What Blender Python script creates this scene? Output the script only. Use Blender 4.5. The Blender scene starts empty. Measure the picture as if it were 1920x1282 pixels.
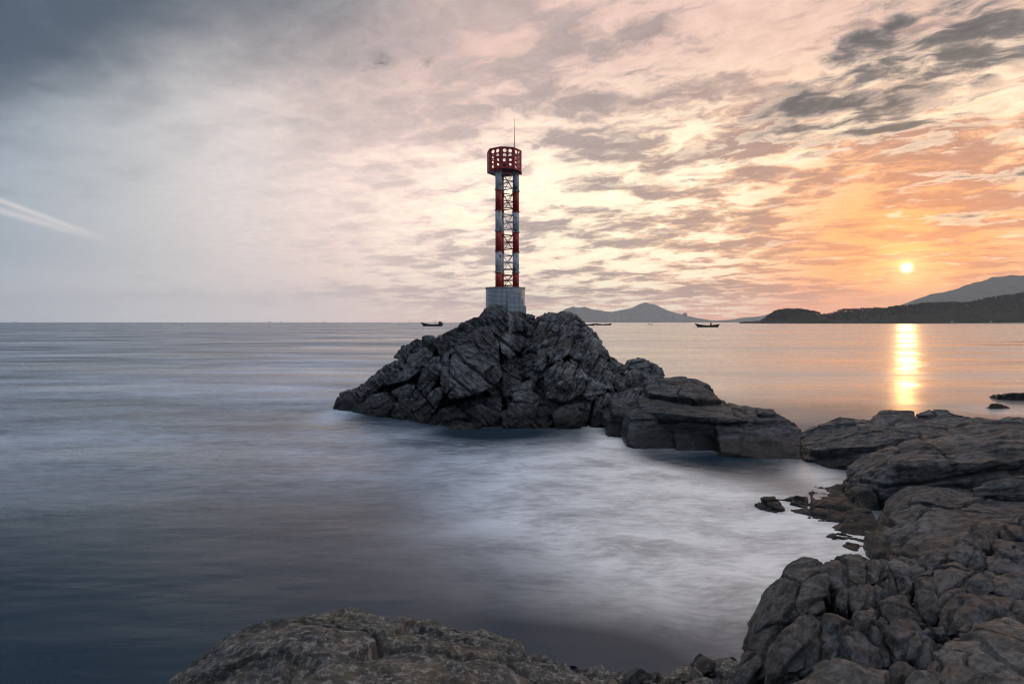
import bpy, bmesh, math, random, time
import numpy as np
from mathutils import Vector, Matrix, Euler
T0 = time.time()
scn = bpy.context.scene
COL = scn.collection
R = math.radians

# ---------------------------------------------------------------- camera
# 20 mm lens on a tripod 4 m above the water, looking due +Y, horizon a little above the middle
FPX, HOR, EYE = 1066.0, 604.0, 4.0
cam_d = bpy.data.cameras.new('camera')
cam_d.sensor_width = 36.0
cam_d.lens = FPX / 1920 * 36
cam_d.shift_y = -(641 - HOR) / 1920
cam_d.clip_start = 0.05
cam_d.clip_end = 200000
cam = bpy.data.objects.new('camera', cam_d)
COL.objects.link(cam)
cam.location = (0, 0, EYE)
cam.rotation_euler = (R(90), 0, 0)
scn.camera = cam

def P(px, py, Y):
    """place seen at photograph pixel (px, py) standing Y metres away"""
    return Vector(((px - 960) / FPX * Y, Y, EYE - (py - HOR) / FPX * Y))

def Pz(px, py, z):
    """same, for a place of known height z (below the horizon)"""
    return P(px, py, (EYE - z) * FPX / (py - HOR))

# ---------------------------------------------------------------- view
scn.view_settings.view_transform = 'Standard'
scn.view_settings.look = 'None'
scn.view_settings.exposure = 0.25
scn.view_settings.gamma = 1.0
scn.view_settings.use_curve_mapping = False
scn.cycles.use_denoising = True
try:
    scn.cycles.denoiser = 'OPENIMAGEDENOISE'
    scn.cycles.denoising_input_passes = 'RGB_ALBEDO_NORMAL'
except Exception:
    pass
scn.cycles.use_adaptive_sampling = True
scn.cycles.adaptive_threshold = 0.02
scn.cycles.filter_width = 1.15
scn.cycles.max_bounces = 6
scn.cycles.diffuse_bounces = 3
scn.cycles.glossy_bounces = 3
scn.cycles.volume_bounces = 1
scn.cycles.transparent_max_bounces = 12
scn.cycles.sample_clamp_indirect = 6.0
scn.cycles.sample_clamp_direct = 0.0

# ---------------------------------------------------------------- node helpers
def lin(c):
    return tuple(((v / 255) / 12.92 if v / 255 <= 0.04045 else ((v / 255 + 0.055) / 1.055) ** 2.4) for v in c)

class NT:
    """tiny expression builder over a node tree"""
    def __init__(self, tree):
        self.t = tree
    def n(self, typ, **kw):
        nd = self.t.nodes.new(typ)
        for k, v in kw.items():
            setattr(nd, k, v)
        return nd
    def put(self, sock, v):
        if v is None:
            return
        if isinstance(v, bpy.types.NodeSocket):
            self.t.links.new(v, sock)
        else:
            if sock.type == 'RGBA' and len(v) == 3:
                v = (*v, 1.0)
            sock.default_value = v
    def m(self, op, a, b=None, c=None, clamp=False):
        nd = self.n('ShaderNodeMath', operation=op, use_clamp=clamp)
        self.put(nd.inputs[0], a); self.put(nd.inputs[1], b); self.put(nd.inputs[2], c)
        return nd.outputs[0]
    def add(self, a, b): return self.m('ADD', a, b)
    def sub(self, a, b): return self.m('SUBTRACT', a, b)
    def mul(self, a, b): return self.m('MULTIPLY', a, b)
    def div(self, a, b): return self.m('DIVIDE', a, b)
    def vm(self, op, a, b=None, s=None):
        nd = self.n('ShaderNodeVectorMath', operation=op)
        self.put(nd.inputs[0], a)
        if b is not None: self.put(nd.inputs[1], b)
        if s is not None: self.put(nd.inputs['Scale'], s)
        return nd.outputs['Value'] if op in ('DOT_PRODUCT', 'LENGTH', 'DISTANCE') else nd.outputs[0]
    def ss(self, x, lo, hi, a=0.0, b=1.0, smooth=True):
        nd = self.n('ShaderNodeMapRange', interpolation_type='SMOOTHSTEP' if smooth else 'LINEAR', clamp=True)
        self.put(nd.inputs['Value'], x)
        if lo > hi:
            lo, hi, a, b = hi, lo, b, a
        self.put(nd.inputs['From Min'], lo); self.put(nd.inputs['From Max'], hi)
        self.put(nd.inputs['To Min'], a); self.put(nd.inputs['To Max'], b)
        return nd.outputs[0]
    def mix(self, f, a, b, blend='MIX'):
        nd = self.n('ShaderNodeMix', data_type='RGBA', blend_type=blend, clamp_factor=True)
        self.put(nd.inputs[0], f); self.put(nd.inputs[6], a); self.put(nd.inputs[7], b)
        return nd.outputs[2]
    def xyz(self, v):
        nd = self.n('ShaderNodeSeparateXYZ'); self.put(nd.inputs[0], v)
        return nd.outputs[0], nd.outputs[1], nd.outputs[2]
    def vec(self, x, y, z):
        nd = self.n('ShaderNodeCombineXYZ')
        self.put(nd.inputs[0], x); self.put(nd.inputs[1], y); self.put(nd.inputs[2], z)
        return nd.outputs[0]
    def noise(self, v, scale, detail=4, rough=0.5, dist=0.0, lac=2.0, col=False, w=None, dim='3D'):
        nd = self.n('ShaderNodeTexNoise', noise_dimensions=dim if w is None else '4D')
        self.put(nd.inputs['Vector'], v)
        if w is not None: self.put(nd.inputs['W'], w)
        self.put(nd.inputs['Scale'], scale); self.put(nd.inputs['Detail'], detail)
        self.put(nd.inputs['Roughness'], rough); self.put(nd.inputs['Distortion'], dist)
        self.put(nd.inputs['Lacunarity'], lac)
        return nd.outputs['Color'] if col else nd.outputs['Fac']
    def voro(self, v, scale, feature='F1', rnd=1.0, out='Distance'):
        nd = self.n('ShaderNodeTexVoronoi', feature=feature)
        self.put(nd.inputs['Vector'], v); self.put(nd.inputs['Scale'], scale)
        self.put(nd.inputs['Randomness'], rnd)
        return nd.outputs[out]
    def ramp(self, x, stops, interp='LINEAR'):
        nd = self.n('ShaderNodeValToRGB')
        cr = nd.color_ramp; cr.interpolation = interp
        while len(cr.elements) > 1: cr.elements.remove(cr.elements[-1])
        cr.elements[0].position = stops[0][0]; cr.elements[0].color = (*stops[0][1], 1)
        for p, c in stops[1:]:
            e = cr.elements.new(p); e.color = (*c, 1)
        self.put(nd.inputs[0], x)
        return nd.outputs[0]
    def mapping(self, v, loc=(0, 0, 0), rot=(0, 0, 0), scale=(1, 1, 1)):
        nd = self.n('ShaderNodeMapping')
        self.put(nd.inputs['Vector'], v)
        nd.inputs['Location'].default_value = loc; nd.inputs['Rotation'].default_value = rot
        nd.inputs['Scale'].default_value = scale
        return nd.outputs[0]
    def bump(self, h, strength=0.5, dist=0.05, normal=None):
        nd = self.n('ShaderNodeBump')
        nd.inputs['Strength'].default_value = strength
        self.put(nd.inputs['Distance'], dist); self.put(nd.inputs['Height'], h)
        if normal is not None: self.put(nd.inputs['Normal'], normal)
        return nd.outputs[0]

# ---------------------------------------------------------------- sun
sv = Vector(((1700 - 960) / FPX, 1.0, (HOR - 502) / FPX)).normalized()     # towards the sun
SUN_EL = math.asin(sv.z)
SUN_AZ = math.atan2(sv.x, sv.y)
sun_d = bpy.data.lights.new('sun', 'SUN')
sun_d.energy = 0.06
sun_d.angle = R(1.0)
sun_d.color = (1.0, 0.50, 0.16)
sun = bpy.data.objects.new('sun', sun_d)
COL.objects.link(sun)
sun.rotation_euler = (-sv).to_track_quat('-Z', 'Y').to_euler()
sun.location = (300, 400, 60)

# ---------------------------------------------------------------- sky
world = bpy.data.worlds.new('World')
scn.world = world
world.use_nodes = True
wt = world.node_tree
wt.nodes.clear()
g = NT(wt)

def aniso(v, ang, sx, sy, loc=(0, 0, 0)):
    """cloud-deck coordinates whose streaks run along direction ang (degrees)"""
    r = g.mapping(v, rot=(0, 0, R(-ang)))
    return g.mapping(r, loc=loc, scale=(sx, sy, 1))

def build_sky():
    tc = g.n('ShaderNodeTexCoord')
    D = g.vm('NORMALIZE', tc.outputs['Generated'])
    x, y, z = g.xyz(D)
    zc = g.m('MAXIMUM', z, 0.0)
    ang = g.m('MULTIPLY', g.m('ARCCOSINE', g.m('MINIMUM', g.vm('DOT_PRODUCT', D, tuple(sv)), 0.99999)), 180 / math.pi)
    el = g.m('MULTIPLY', g.m('ARCSINE', zc), 180 / math.pi)
    # clear evening air behind the clouds
    S = lambda *s: [(a / 180, lin(c)) for a, c in s]
    base = g.ramp(g.div(ang, 180.0), S(
        (0, (246, 166, 88)), (4, (244, 162, 96)), (9, (246, 174, 122)), (16, (250, 198, 156)), (25, (253, 226, 194)),
        (34, (250, 226, 206)), (43, (238, 211, 200)), (52, (228, 205, 197)), (61, (208, 198, 195)), (69, (180, 182, 185)),
        (77, (152, 162, 174)), (88, (122, 134, 152)), (108, (78, 92, 116)), (180, (60, 74, 98))))
    # dusty band over the horizon
    hz = g.ramp(g.div(ang, 180.0), S(
        (0, (255, 165, 96)), (7, (250, 160, 112)), (14, (234, 168, 142)), (24, (226, 182, 164)), (36, (236, 198, 182)),
        (48, (240, 214, 204)), (58, (230, 216, 212)), (68, (216, 213, 212)), (78, (190, 195, 203)), (94, (130, 140, 156)), (112, (78, 88, 106)),
        (180, (58, 68, 86))))
    col = g.mix(g.ss(el, 6.0, 0.3), base, hz)
    # rosy veil higher up on the sun's side
    rosy = g.mul(g.ss(el, 12, 26), g.ss(ang, 64, 40))
    col = g.mix(g.mul(rosy, 0.8), col, lin((208, 172, 162)))

    # cloud deck seen in perspective
    inv = g.div(1.0, g.add(zc, 0.13))
    p = g.vec(g.mul(x, inv), g.mul(y, inv), 0.0)
    wv = g.noise(p, 3.0, 3, 0.6, col=True, dim='2D')
    pw = g.vm('ADD', p, g.vm('SCALE', g.vm('SUBTRACT', wv, (0.5, 0.5, 0.5)), s=0.16))
    n_big = g.noise(aniso(pw, -26, 0.75, 1.25, (7.7, 2.2, 0)), 1.05, 3, 0.5, dim='2D')
    n_mid = g.noise(aniso(pw, -24, 0.85, 1.20, (1.7, 5.2, 0)), 3.8, 9, 0.60, dim='2D')
    n_fin = g.noise(aniso(pw, -28, 1.0, 1.35, (4.1, 0.3, 0)), 12.0, 6, 0.66, dim='2D')

    # slate stratus bank away from the sun
    eff = g.add(el, g.mul(g.m('MAXIMUM', g.sub(ang, 58.0), 0.0), 0.4))
    high = g.mul(g.ss(eff, 12, 30), g.mul(g.ss(el, 54, 33), g.ss(y, -0.2, 0.35)))
    away = g.ss(ang, 33, 60)
    cover = g.add(g.mul(high, away), g.add(g.mul(g.sub(n_big, 0.5), 0.8), g.mul(g.sub(n_mid, 0.5), 0.55)))
    cover = g.mul(g.ss(cover, 0.02, 1.15), g.ss(ang, 32, 54))
    col = g.mix(g.mul(cover, 0.92), col, g.mix(g.ss(ang, 46, 72), lin((108, 115, 122)), lin((52, 68, 86))))

    # altocumulus: clumps in bands; thin edges glow, thick middles are mauve-grey
    ac = g.add(g.add(g.mul(n_mid, 0.80), g.mul(n_fin, 0.26)), g.mul(g.sub(n_big, 0.5), 0.42))
    near = g.mul(g.ss(ang, 66, 30), g.ss(el, 0.3, 3.0))
    gap = g.mul(g.ss(ac, 0.55, 0.43), g.mul(g.ss(ang, 56, 33), g.mul(g.ss(ang, 5, 19), g.ss(el, 26, 12))))
    col = g.mix(g.mul(gap, 0.9), col, lin((255, 244, 214)))
    d_ac = g.ss(g.add(ac, g.ss(ang, 34, 14, 0.0, 0.045)), 0.50, 0.66)
    accol = g.ramp(g.div(ang, 60.0), [(0, lin((206, 122, 84))), (0.1, lin((182, 118, 96))), (0.22, lin((152, 122, 116))),
                                      (0.5, lin((152, 136, 134))), (0.8, lin((170, 157, 155))), (1, lin((160, 160, 163)))])
    col = g.mix(g.mul(g.mul(d_ac, near), 0.92), col, accol)

    # the heavy slate clouds over the bay (a few real banks of the same deck)
    blob = None
    for (bx, by, rx, ry, rot, k) in ((1590, 222, .28, .14, -30, 1.15), (1490, 220, .20, .11, -35, .95), (1620, 155, .22, .10, -42, 1.0), (1680, 235, .16, .08, -20, .6),
                                     (1800, 85, .27, .13, -38, 1.25), (1890, 55, .27, .14, -40, 1.15), (1730, 110, .15, .07, -35, .55), (1650, 70, .26, .06, -48, .8),
                                     (1215, 140, .20, .09, -15, .42), (1860, 255, .34, .07, -25, .5), (1530, 45, .26, .06, -40, .5), (1880, 330, .4, .08, -20, .42),
                                     (740, 120, .3, .12, -10, .34), (1400, 300, .3, .07, -20, .30), (1250, 340, .2, .07, -20, .3), (1850, 410, .4, .09, -16, .36)):
        d = Vector(((bx - 960) / FPX, 1, (HOR - by) / FPX)).normalized()
        c = Vector((d.x, d.y)) / (d.z + 0.13)
        q = g.mapping(g.vm('SUBTRACT', p, (c.x, c.y, 0)), rot=(0, 0, R(-rot)))
        q = g.vm('MULTIPLY', q, (1 / rx, 1 / ry, 0))
        e = g.mul(g.m('EXPONENT', g.mul(g.vm('DOT_PRODUCT', q, q), -1.0)), k)
        blob = e if blob is None else g.add(blob, e)
    blob = g.m('MINIMUM', blob, 0.92)
    dn = g.noise(aniso(pw, -36, 0.8, 1.45, (2.0, 9.0, 0)), 5.4, 9, 0.58, dim='2D')
    dens = g.add(blob, g.mul(g.mul(g.add(g.sub(dn, 0.53), g.mul(g.sub(n_fin, 0.5), 0.25)), 3.4), g.ss(blob, 0.0, 0.3, 0.35, 1.0)))
    rim = g.mul(g.ss(dens, 0.05, 0.26), g.mul(g.ss(ang, 42, 22), g.ss(el, 24, 14)))
    col = g.mix(g.mul(rim, 0.45), col, lin((255, 236, 208)))
    dk = g.ss(dens, 0.20, 0.95)
    col = g.mix(g.mul(dk, 0.95), col, g.mix(g.ss(dens, 0.35, 1.25), lin((142, 131, 129)), lin((62, 70, 78))))
    # wispy grain
    gr = g.mul(g.mul(g.ss(ang, 80, 42), g.ss(el, 1.5, 8)), 0.55)
    col = g.vm('MULTIPLY', col, g.vm('ADD', (1, 1, 1), g.vm('SCALE', (1, 1, 1), s=g.mul(g.sub(n_fin, 0.5), gr))))
    # unseen pale cloud overhead, brightened to light the rocks and foam
    over = g.mul(g.ss(el, 31, 50), g.ss(ang, 125, 70, 0.55, 1.0))
    col = g.mix(g.mul(over, 0.92), col, g.mix(n_big, lin((192, 204, 222)), lin((222, 226, 234))))
    # two old contrails
    for (ax, ay, bx, by, wd, k) in ((-40, 361, 235, 462, 0.0034, .42), (-40, 383, 215, 457, 0.0044, .36)):
        a = Vector(((ax - 960) / FPX, 1, (HOR - ay) / FPX)).normalized()
        b = Vector(((bx - 960) / FPX, 1, (HOR - by) / FPX)).normalized()
        nrm = a.cross(b).normalized()
        t = (b - a).normalized()
        dd = g.div(g.vm('DOT_PRODUCT', D, tuple(nrm)), wd)
        along = g.vm('DOT_PRODUCT', g.vm('SUBTRACT', D, tuple(a)), tuple(t))
        L = (b - a).length
        f = g.mul(g.m('EXPONENT', g.mul(g.mul(dd, dd), -1.0)), g.mul(g.ss(along, L, L * 0.35), g.ss(g.vm('DOT_PRODUCT', D, tuple(a)), 0.5, 0.8)))
        col = g.mix(g.mul(f, k), col, lin((232, 220, 214)))
    # the sun behind thin cloud, and its aureole
    a2 = g.mul(g.mul(ang, ang), -1.0)
    halo = g.add(g.mul(g.m('EXPONENT', g.mul(ang, -1.0)), 1.1), g.mul(g.m('EXPONENT', g.mul(ang, -0.22)), 0.06))
    col = g.vm('ADD', col, g.vm('SCALE', (1.0, 0.58, 0.24), s=halo))
    col = g.vm('ADD', col, g.vm('SCALE', (9.0, 7.6, 4.6), s=g.m('EXPONENT', g.mul(a2, 16.0))))
    return col, z

skycol, skz = build_sky()
nish = g.n('ShaderNodeTexSky', sky_type='NISHITA')
nish.sun_disc = False
nish.sun_elevation = SUN_EL
nish.sun_rotation = SUN_AZ
nish.air_density = 1.5; nish.dust_density = 2.0
bg1 = g.n('ShaderNodeBackground'); g.put(bg1.inputs['Color'], skycol); bg1.inputs['Strength'].default_value = 1.06
bg2 = g.n('ShaderNodeBackground'); g.put(bg2.inputs['Color'], nish.outputs[0]); bg2.inputs['Strength'].default_value = 0.008
addw = g.n('ShaderNodeAddShader')
wt.links.new(bg1.outputs[0], addw.inputs[0]); wt.links.new(bg2.outputs[0], addw.inputs[1])
wo = g.n('ShaderNodeOutputWorld')
wt.links.new(addw.outputs[0], wo.inputs['Surface'])
world.cycles.sampling_method = 'MANUAL'
world.cycles.sample_map_resolution = 1024

# ================================================================ object helpers
def link(o, parent=None):
    COL.objects.link(o)
    if parent is not None:
        o.parent = parent
    return o

def tag(o, label=None, cat=None, group=None, kind=None):
    if label: o['label'] = label
    if cat: o['category'] = cat
    if group: o['group'] = group
    if kind: o['kind'] = kind
    return o

def empty(name, loc, label=None, cat=None, group=None):
    o = bpy.data.objects.new(name, None)
    o.empty_display_size = 0.3
    o.location = loc
    COL.objects.link(o)
    return tag(o, label, cat, group)

def mesh_obj(name, verts, faces, mat, parent=None, smooth=False):
    me = bpy.data.meshes.new(name)
    me.from_pydata([tuple(v) for v in verts], [], [tuple(f) for f in faces])
    me.validate(); me.update()
    if smooth:
        me.shade_smooth()
    if mat: me.materials.append(mat)
    return link(bpy.data.objects.new(name, me), parent)

class MB:
    """collects simple shapes (local coordinates) into one mesh"""
    def __init__(self): self.v, self.f = [], []
    def box(self, c, s, rot=None):
        b = len(self.v); M = rot or Matrix.Identity(3)
        for i in range(8):
            d = Vector(((1 if i & 1 else -1) * s[0] / 2, (1 if i & 2 else -1) * s[1] / 2, (1 if i & 4 else -1) * s[2] / 2))
            self.v.append(Vector(c) + M @ d)
        for q in ((0, 2, 3, 1), (4, 5, 7, 6), (0, 1, 5, 4), (2, 6, 7, 3), (0, 4, 6, 2), (1, 3, 7, 5)):
            self.f.append(tuple(b + k for k in q))
        return self
    def tube(self, a, b, r0, r1=None, n=8, caps=True):
        a, b = Vector(a), Vector(b); r1 = r0 if r1 is None else r1
        d = (b - a).normalized()
        u = d.orthogonal().normalized(); w = d.cross(u); k = len(self.v)
        for c, r in ((a, r0), (b, r1)):
            for i in range(n):
                t = 2 * math.pi * i / n
                self.v.append(c + u * (r * math.cos(t)) + w * (r * math.sin(t)))
        for i in range(n):
            j = (i + 1) % n
            self.f.append((k + i, k + j, k + n + j, k + n + i))
        if caps:
            self.f.append(tuple(k + i for i in reversed(range(n)))); self.f.append(tuple(k + n + i for i in range(n)))
        return self
    def prism(self, poly, z0, z1):
        k, n = len(self.v), len(poly)
        for z in (z0, z1):
            for x, y in poly: self.v.append(Vector((x, y, z)))
        for i in range(n):
            j = (i + 1) % n
            self.f.append((k + i, k + j, k + n + j, k + n + i))
        self.f.append(tuple(k + i for i in reversed(range(n)))); self.f.append(tuple(k + n + i for i in range(n)))
        return self
    def build(self, name, mat, parent=None, smooth=False):
        return mesh_obj(name, self.v, self.f, mat, parent, smooth)

MATS = {}
def material(name):
    m = bpy.data.materials.new(name); m.use_nodes = True
    m.node_tree.nodes.clear()
    h = NT(m.node_tree)
    out = h.n('ShaderNodeOutputMaterial')
    b = h.n('ShaderNodeBsdfPrincipled')
    m.node_tree.links.new(b.outputs[0], out.inputs['Surface'])
    MATS[name] = m
    return m, h, b, out

def plain(name, col, rough=0.7, metal=0.0, var=0.25, scale=6.0, bump=0.0):
    m, h, b, out = material(name)
    pos = h.n('ShaderNodeNewGeometry').outputs['Position']
    n = h.noise(pos, scale, 5, 0.6)
    h.put(b.inputs['Base Color'], h.mix(n, tuple(c * (1 - var) for c in col), tuple(min(1, c * (1 + var)) for c in col)))
    b.inputs['Roughness'].default_value = rough; b.inputs['Metallic'].default_value = metal
    if bump: h.put(b.inputs['Normal'], h.bump(n, bump, 0.02))
    return m

def rock_material(name, dark, light, warm, warm_amt, speck=0.2, fol=(0, 0, 0), fscale=1.0, wet=0.45, spk_col=(0.36, 0.35, 0.33), grain=1.0, algae=0.0):
    """weathered coastal gneiss: foliation grain, brown staining, pale crystals and lichen, a wet band above the sea"""
    m, h, b, out = material(name)
    geo = h.n('ShaderNodeNewGeometry')
    pos = geo.outputs['Position']
    z = h.xyz(pos)[2]
    q = h.mapping(pos, rot=fol)
    q = h.mapping(q, scale=(0.35 * fscale, 1.0 * fscale, 2.6 * fscale))
    n_big = h.noise(pos, 0.7 * fscale, 3, 0.55)
    n_mid = h.noise(pos, 4.5 * fscale, 8, 0.68)
    n_fol = h.noise(q, 5.0, 7, 0.66, dist=0.6)
    n_fin = h.noise(pos, 42 * fscale, 5, 0.7)
    tone = h.add(h.mul(n_mid, 0.40), h.add(h.mul(n_fol, 0.42), h.add(h.mul(n_fin, 0.26 * grain), h.mul(n_big, 0.26))))
    col = h.mix(h.ss(tone, 0.61, 0.80), dark, light)
    wmask = h.mul(h.ss(h.noise(pos, 1.1 * fscale, 5, 0.6), 0.46, 0.68), warm_amt)
    col = h.mix(wmask, col, h.mix(n_mid, tuple(c * 0.55 for c in warm), tuple(c * 1.25 for c in warm)))
    sp = h.mul(h.ss(h.noise(pos, 19, 6, 0.72), 0.51, 0.58), h.ss(n_mid, 0.38, 0.54)) if speck > 0.9 else h.mul(h.ss(h.noise(q, 16, 5, 0.75), 0.53, 0.63), h.ss(n_mid, 0.40, 0.60))
    col = h.mix(h.mul(sp, speck), col, spk_col)
    # wet, weed-darkened band and barnacles
    edge = h.add(z, h.mul(h.sub(h.noise(pos, 1.6, 4, 0.6), 0.5), 0.9 * wet))
    wetm = h.ss(edge, wet, wet * 0.35)
    col = h.mix(h.mul(wetm, 0.86), col, (0.010, 0.010, 0.010))
    barn = h.mul(h.ss(h.voro(pos, 17.0), 0.26, 0.12), h.mul(h.ss(h.noise(pos, 3.0, 3), 0.50, 0.62), h.mul(h.ss(z, 0.02, 0.14), h.ss(z, wet * 2.3, wet * 0.9))))
    col = h.mix(h.mul(barn, 0.55), col, (0.30, 0.28, 0.24))
    h.put(b.inputs['Base Color'], col)
    h.put(b.inputs['Roughness'], h.add(h.mul(wetm, -0.40), h.ss(n_fin, 0.3, 0.7, 0.36, 0.70)))
    b.inputs['Specular IOR Level'].default_value = 0.55
    nb = h.bump(n_mid, 1.0, 0.17 / fscale)
    nb = h.bump(n_fol, 1.0, 0.15 / fscale, nb)
    nb = h.bump(n_fin, 1.0, 0.05 / fscale, nb)
    nb = h.bump(barn, 0.6, 0.02, nb)
    h.put(b.inputs['Normal'], nb)
    return m

# ================================================================ numpy noise for rock relief
def _h(ix, iy, iz, seed):
    with np.errstate(over='ignore'):
        v = (ix.astype(np.uint32) * np.uint32(374761393)) ^ (iy.astype(np.uint32) * np.uint32(668265263)) ^ (iz.astype(np.uint32) * np.uint32(2147483647)) ^ np.uint32(seed * 1274126177 & 0xffffffff)
        v = (v ^ (v >> np.uint32(13))) * np.uint32(1274126177)
        v = (v ^ (v >> np.uint32(15))) * np.uint32(2246822519)
        v = v ^ (v >> np.uint32(16))
    return v

def _r(v, k=0):
    with np.errstate(over='ignore'):
        w = v * np.uint32(2654435761 + 40503 * k * 2 & 0xffffffff)
        w = w ^ (w >> np.uint32(15))
    return (w & np.uint32(0xffffff)).astype(np.float32) / np.float32(16777215)

def vnoise(p, seed):
    f = np.floor(p); i = f.astype(np.int32); t = (p - f).astype(np.float32)
    t = t * t * t * (t * (t * 6 - 15) + 10)
    o = np.zeros(len(p), np.float32)
    for dx in (0, 1):
        wx = t[:, 0] if dx else 1 - t[:, 0]
        for dy in (0, 1):
            wy = t[:, 1] if dy else 1 - t[:, 1]
            for dz in (0, 1):
                wz = t[:, 2] if dz else 1 - t[:, 2]
                o += _r(_h(i[:, 0] + dx, i[:, 1] + dy, i[:, 2] + dz, seed)) * wx * wy * wz
    return o * 2 - 1

def fbm(p, seed, octv=4, gain=0.5):
    o = np.zeros(len(p), np.float32); a = 1.0
    for k in range(octv):
        o += a * vnoise(p * (2.03 ** k) + 17.3 * k, seed + k); a *= gain
    return o

def worley(p, seed):
    """distance to the joint between cells, and a random value of the cell"""
    f = np.floor(p); i = f.astype(np.int32); t = (p - f).astype(np.float32)
    d1 = np.full(len(p), 9, np.float32); d2 = d1.copy(); rv = np.zeros(len(p), np.float32); tilt = np.zeros(len(p), np.float32)
    for dx in (-1, 0, 1):
        for dy in (-1, 0, 1):
            for dz in (-1, 0, 1):
                hh = _h(i[:, 0] + dx, i[:, 1] + dy, i[:, 2] + dz, seed)
                ex = dx + 0.12 + 0.76 * _r(hh, 1) - t[:, 0]; ey = dy + 0.12 + 0.76 * _r(hh, 2) - t[:, 1]; ez = dz + 0.12 + 0.76 * _r(hh, 3) - t[:, 2]
                d = np.sqrt(ex * ex + ey * ey + ez * ez)
                c = d < d1
                d2 = np.where(c, d1, np.minimum(d2, d))
                r5 = _r(hh, 5)
                tl = (r5 - 0.5) * ex + (_r(hh, 6) - 0.5) * ey + (_r(hh, 7) - 0.5) * ez
                rv = np.where(c, r5, rv); tilt = np.where(c, tl, tilt); d1 = np.where(c, d, d1)
    return d2 - d1, rv, tilt

def joints(q, size, seed):
    """three sets of joint planes: distance to the nearest joint (m), a random value and a tilt for the block between them"""
    size = np.array(size, np.float32)
    u = q / size
    k = np.floor(u[:, 2]).astype(np.int32); z0 = np.zeros_like(k)
    hk = _h(k, z0, z0, seed)
    ux = u[:, 0] * (0.75 + 0.6 * _r(hk, 3)) + _r(hk, 1) * 7
    i = np.floor(ux).astype(np.int32)
    hi = _h(i, k, z0, seed + 1)
    uy = u[:, 1] * (0.75 + 0.6 * _r(hi, 3)) + _r(hi, 1) * 7
    j = np.floor(uy).astype(np.int32)
    hh = _h(i, j, k, seed + 2)
    fx, fy, fz = ux - i, uy - j, u[:, 2] - k
    d = np.minimum(np.minimum(np.minimum(fx, 1 - fx) * size[0], np.minimum(fy, 1 - fy) * size[1]), np.minimum(fz, 1 - fz) * size[2])
    tilt = (_r(hh, 5) - .5) * (fx - .5) + (_r(hh, 6) - .5) * (fy - .5) + (_r(hh, 7) - .5) * (fz - .5)
    return d, _r(hh, 4), tilt

def sstep(x, a, b):
    t = np.clip((x - a) / (b - a), 0, 1)
    return t * t * (3 - 2 * t)

def rockify(p, n, seed, fol=(0, 0, 0), big=1.0, ba=0.10, cd=0.10, cw=0.13, an=(0.6, 1.0, 1.3), small=0.32, sa=0.03, scd=0.03, fa=0.05, ff=1.4, layers=0.02, lf=4.0, fine=0.012, jt=None, ja=0.05, jw=0.06, jd=0.12):
    M = np.array(Euler(fol).to_matrix(), dtype=np.float32)
    p = p.astype(np.float32)
    warp = np.stack([vnoise(p * 0.9 / big, seed + 91), vnoise(p * 0.9 / big + 31, seed + 92), vnoise(p * 0.9 / big + 57, seed + 93)], 1)
    q = (p + warp * 0.22 * big) @ M.T
    A = np.array(an, np.float32)
    disp = np.zeros(len(p), np.float32)
    if jt:
        qj = (p + warp * 0.10 * big + 0.03 * np.stack([vnoise(p * 3.1, seed + 61), vnoise(p * 3.1 + 7, seed + 62), vnoise(p * 3.1 + 13, seed + 63)], 1)) @ M.T
        dj, rj, tj = joints(qj, jt, seed + 3)
        open_ = sstep(vnoise(p * 1.1, seed + 66), -0.25, 0.35)
        cj = sstep(dj, 0.008, jw)
        disp += ((rj - 0.5) * 2 * ja + tj * ja * 2.4) * cj - jd * (1 - cj) * (0.10 + 0.90 * open_)
    e, rv, tl = worley(q * A / big, seed)
    crack = sstep(e, 0.0, cw)
    disp += (rv - 0.55) * 2 * ba * crack + tl * ba * 2.2 * crack - cd * (1 - crack)
    if small:
        w2 = np.stack([vnoise(p * 2.2 / small, seed + 71), vnoise(p * 2.2 / small + 9, seed + 72), vnoise(p * 2.2 / small + 5, seed + 73)], 1)
        e2, r2, t2 = worley((q + w2 * 0.14 * small) * A / small, seed + 7)
        c2 = sstep(e2, 0.0, 0.16)
        msk = 0.35 + 0.65 * sstep(vnoise(p * 0.8 / big, seed + 33), -0.35, 0.35)
        disp += msk * ((r2 - 0.55) * 2 * sa * c2 + t2 * sa * 2.0 * c2 - scd * (1 - c2))
    disp += fa * fbm(p * ff, seed + 11, 5, 0.52)
    if layers:
        ql = q * np.array([0.35, 0.8, 2.2], np.float32) * lf
        disp += layers * (1 - 2 * np.abs(fbm(ql, seed + 21, 3, 0.5)))
    if fine:
        disp += fine * fbm(q * np.array([0.5, 1.0, 1.8], np.float32) * ff * 5.5, seed + 41, 3, 0.6)
    return p + n * disp[:, None]

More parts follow.
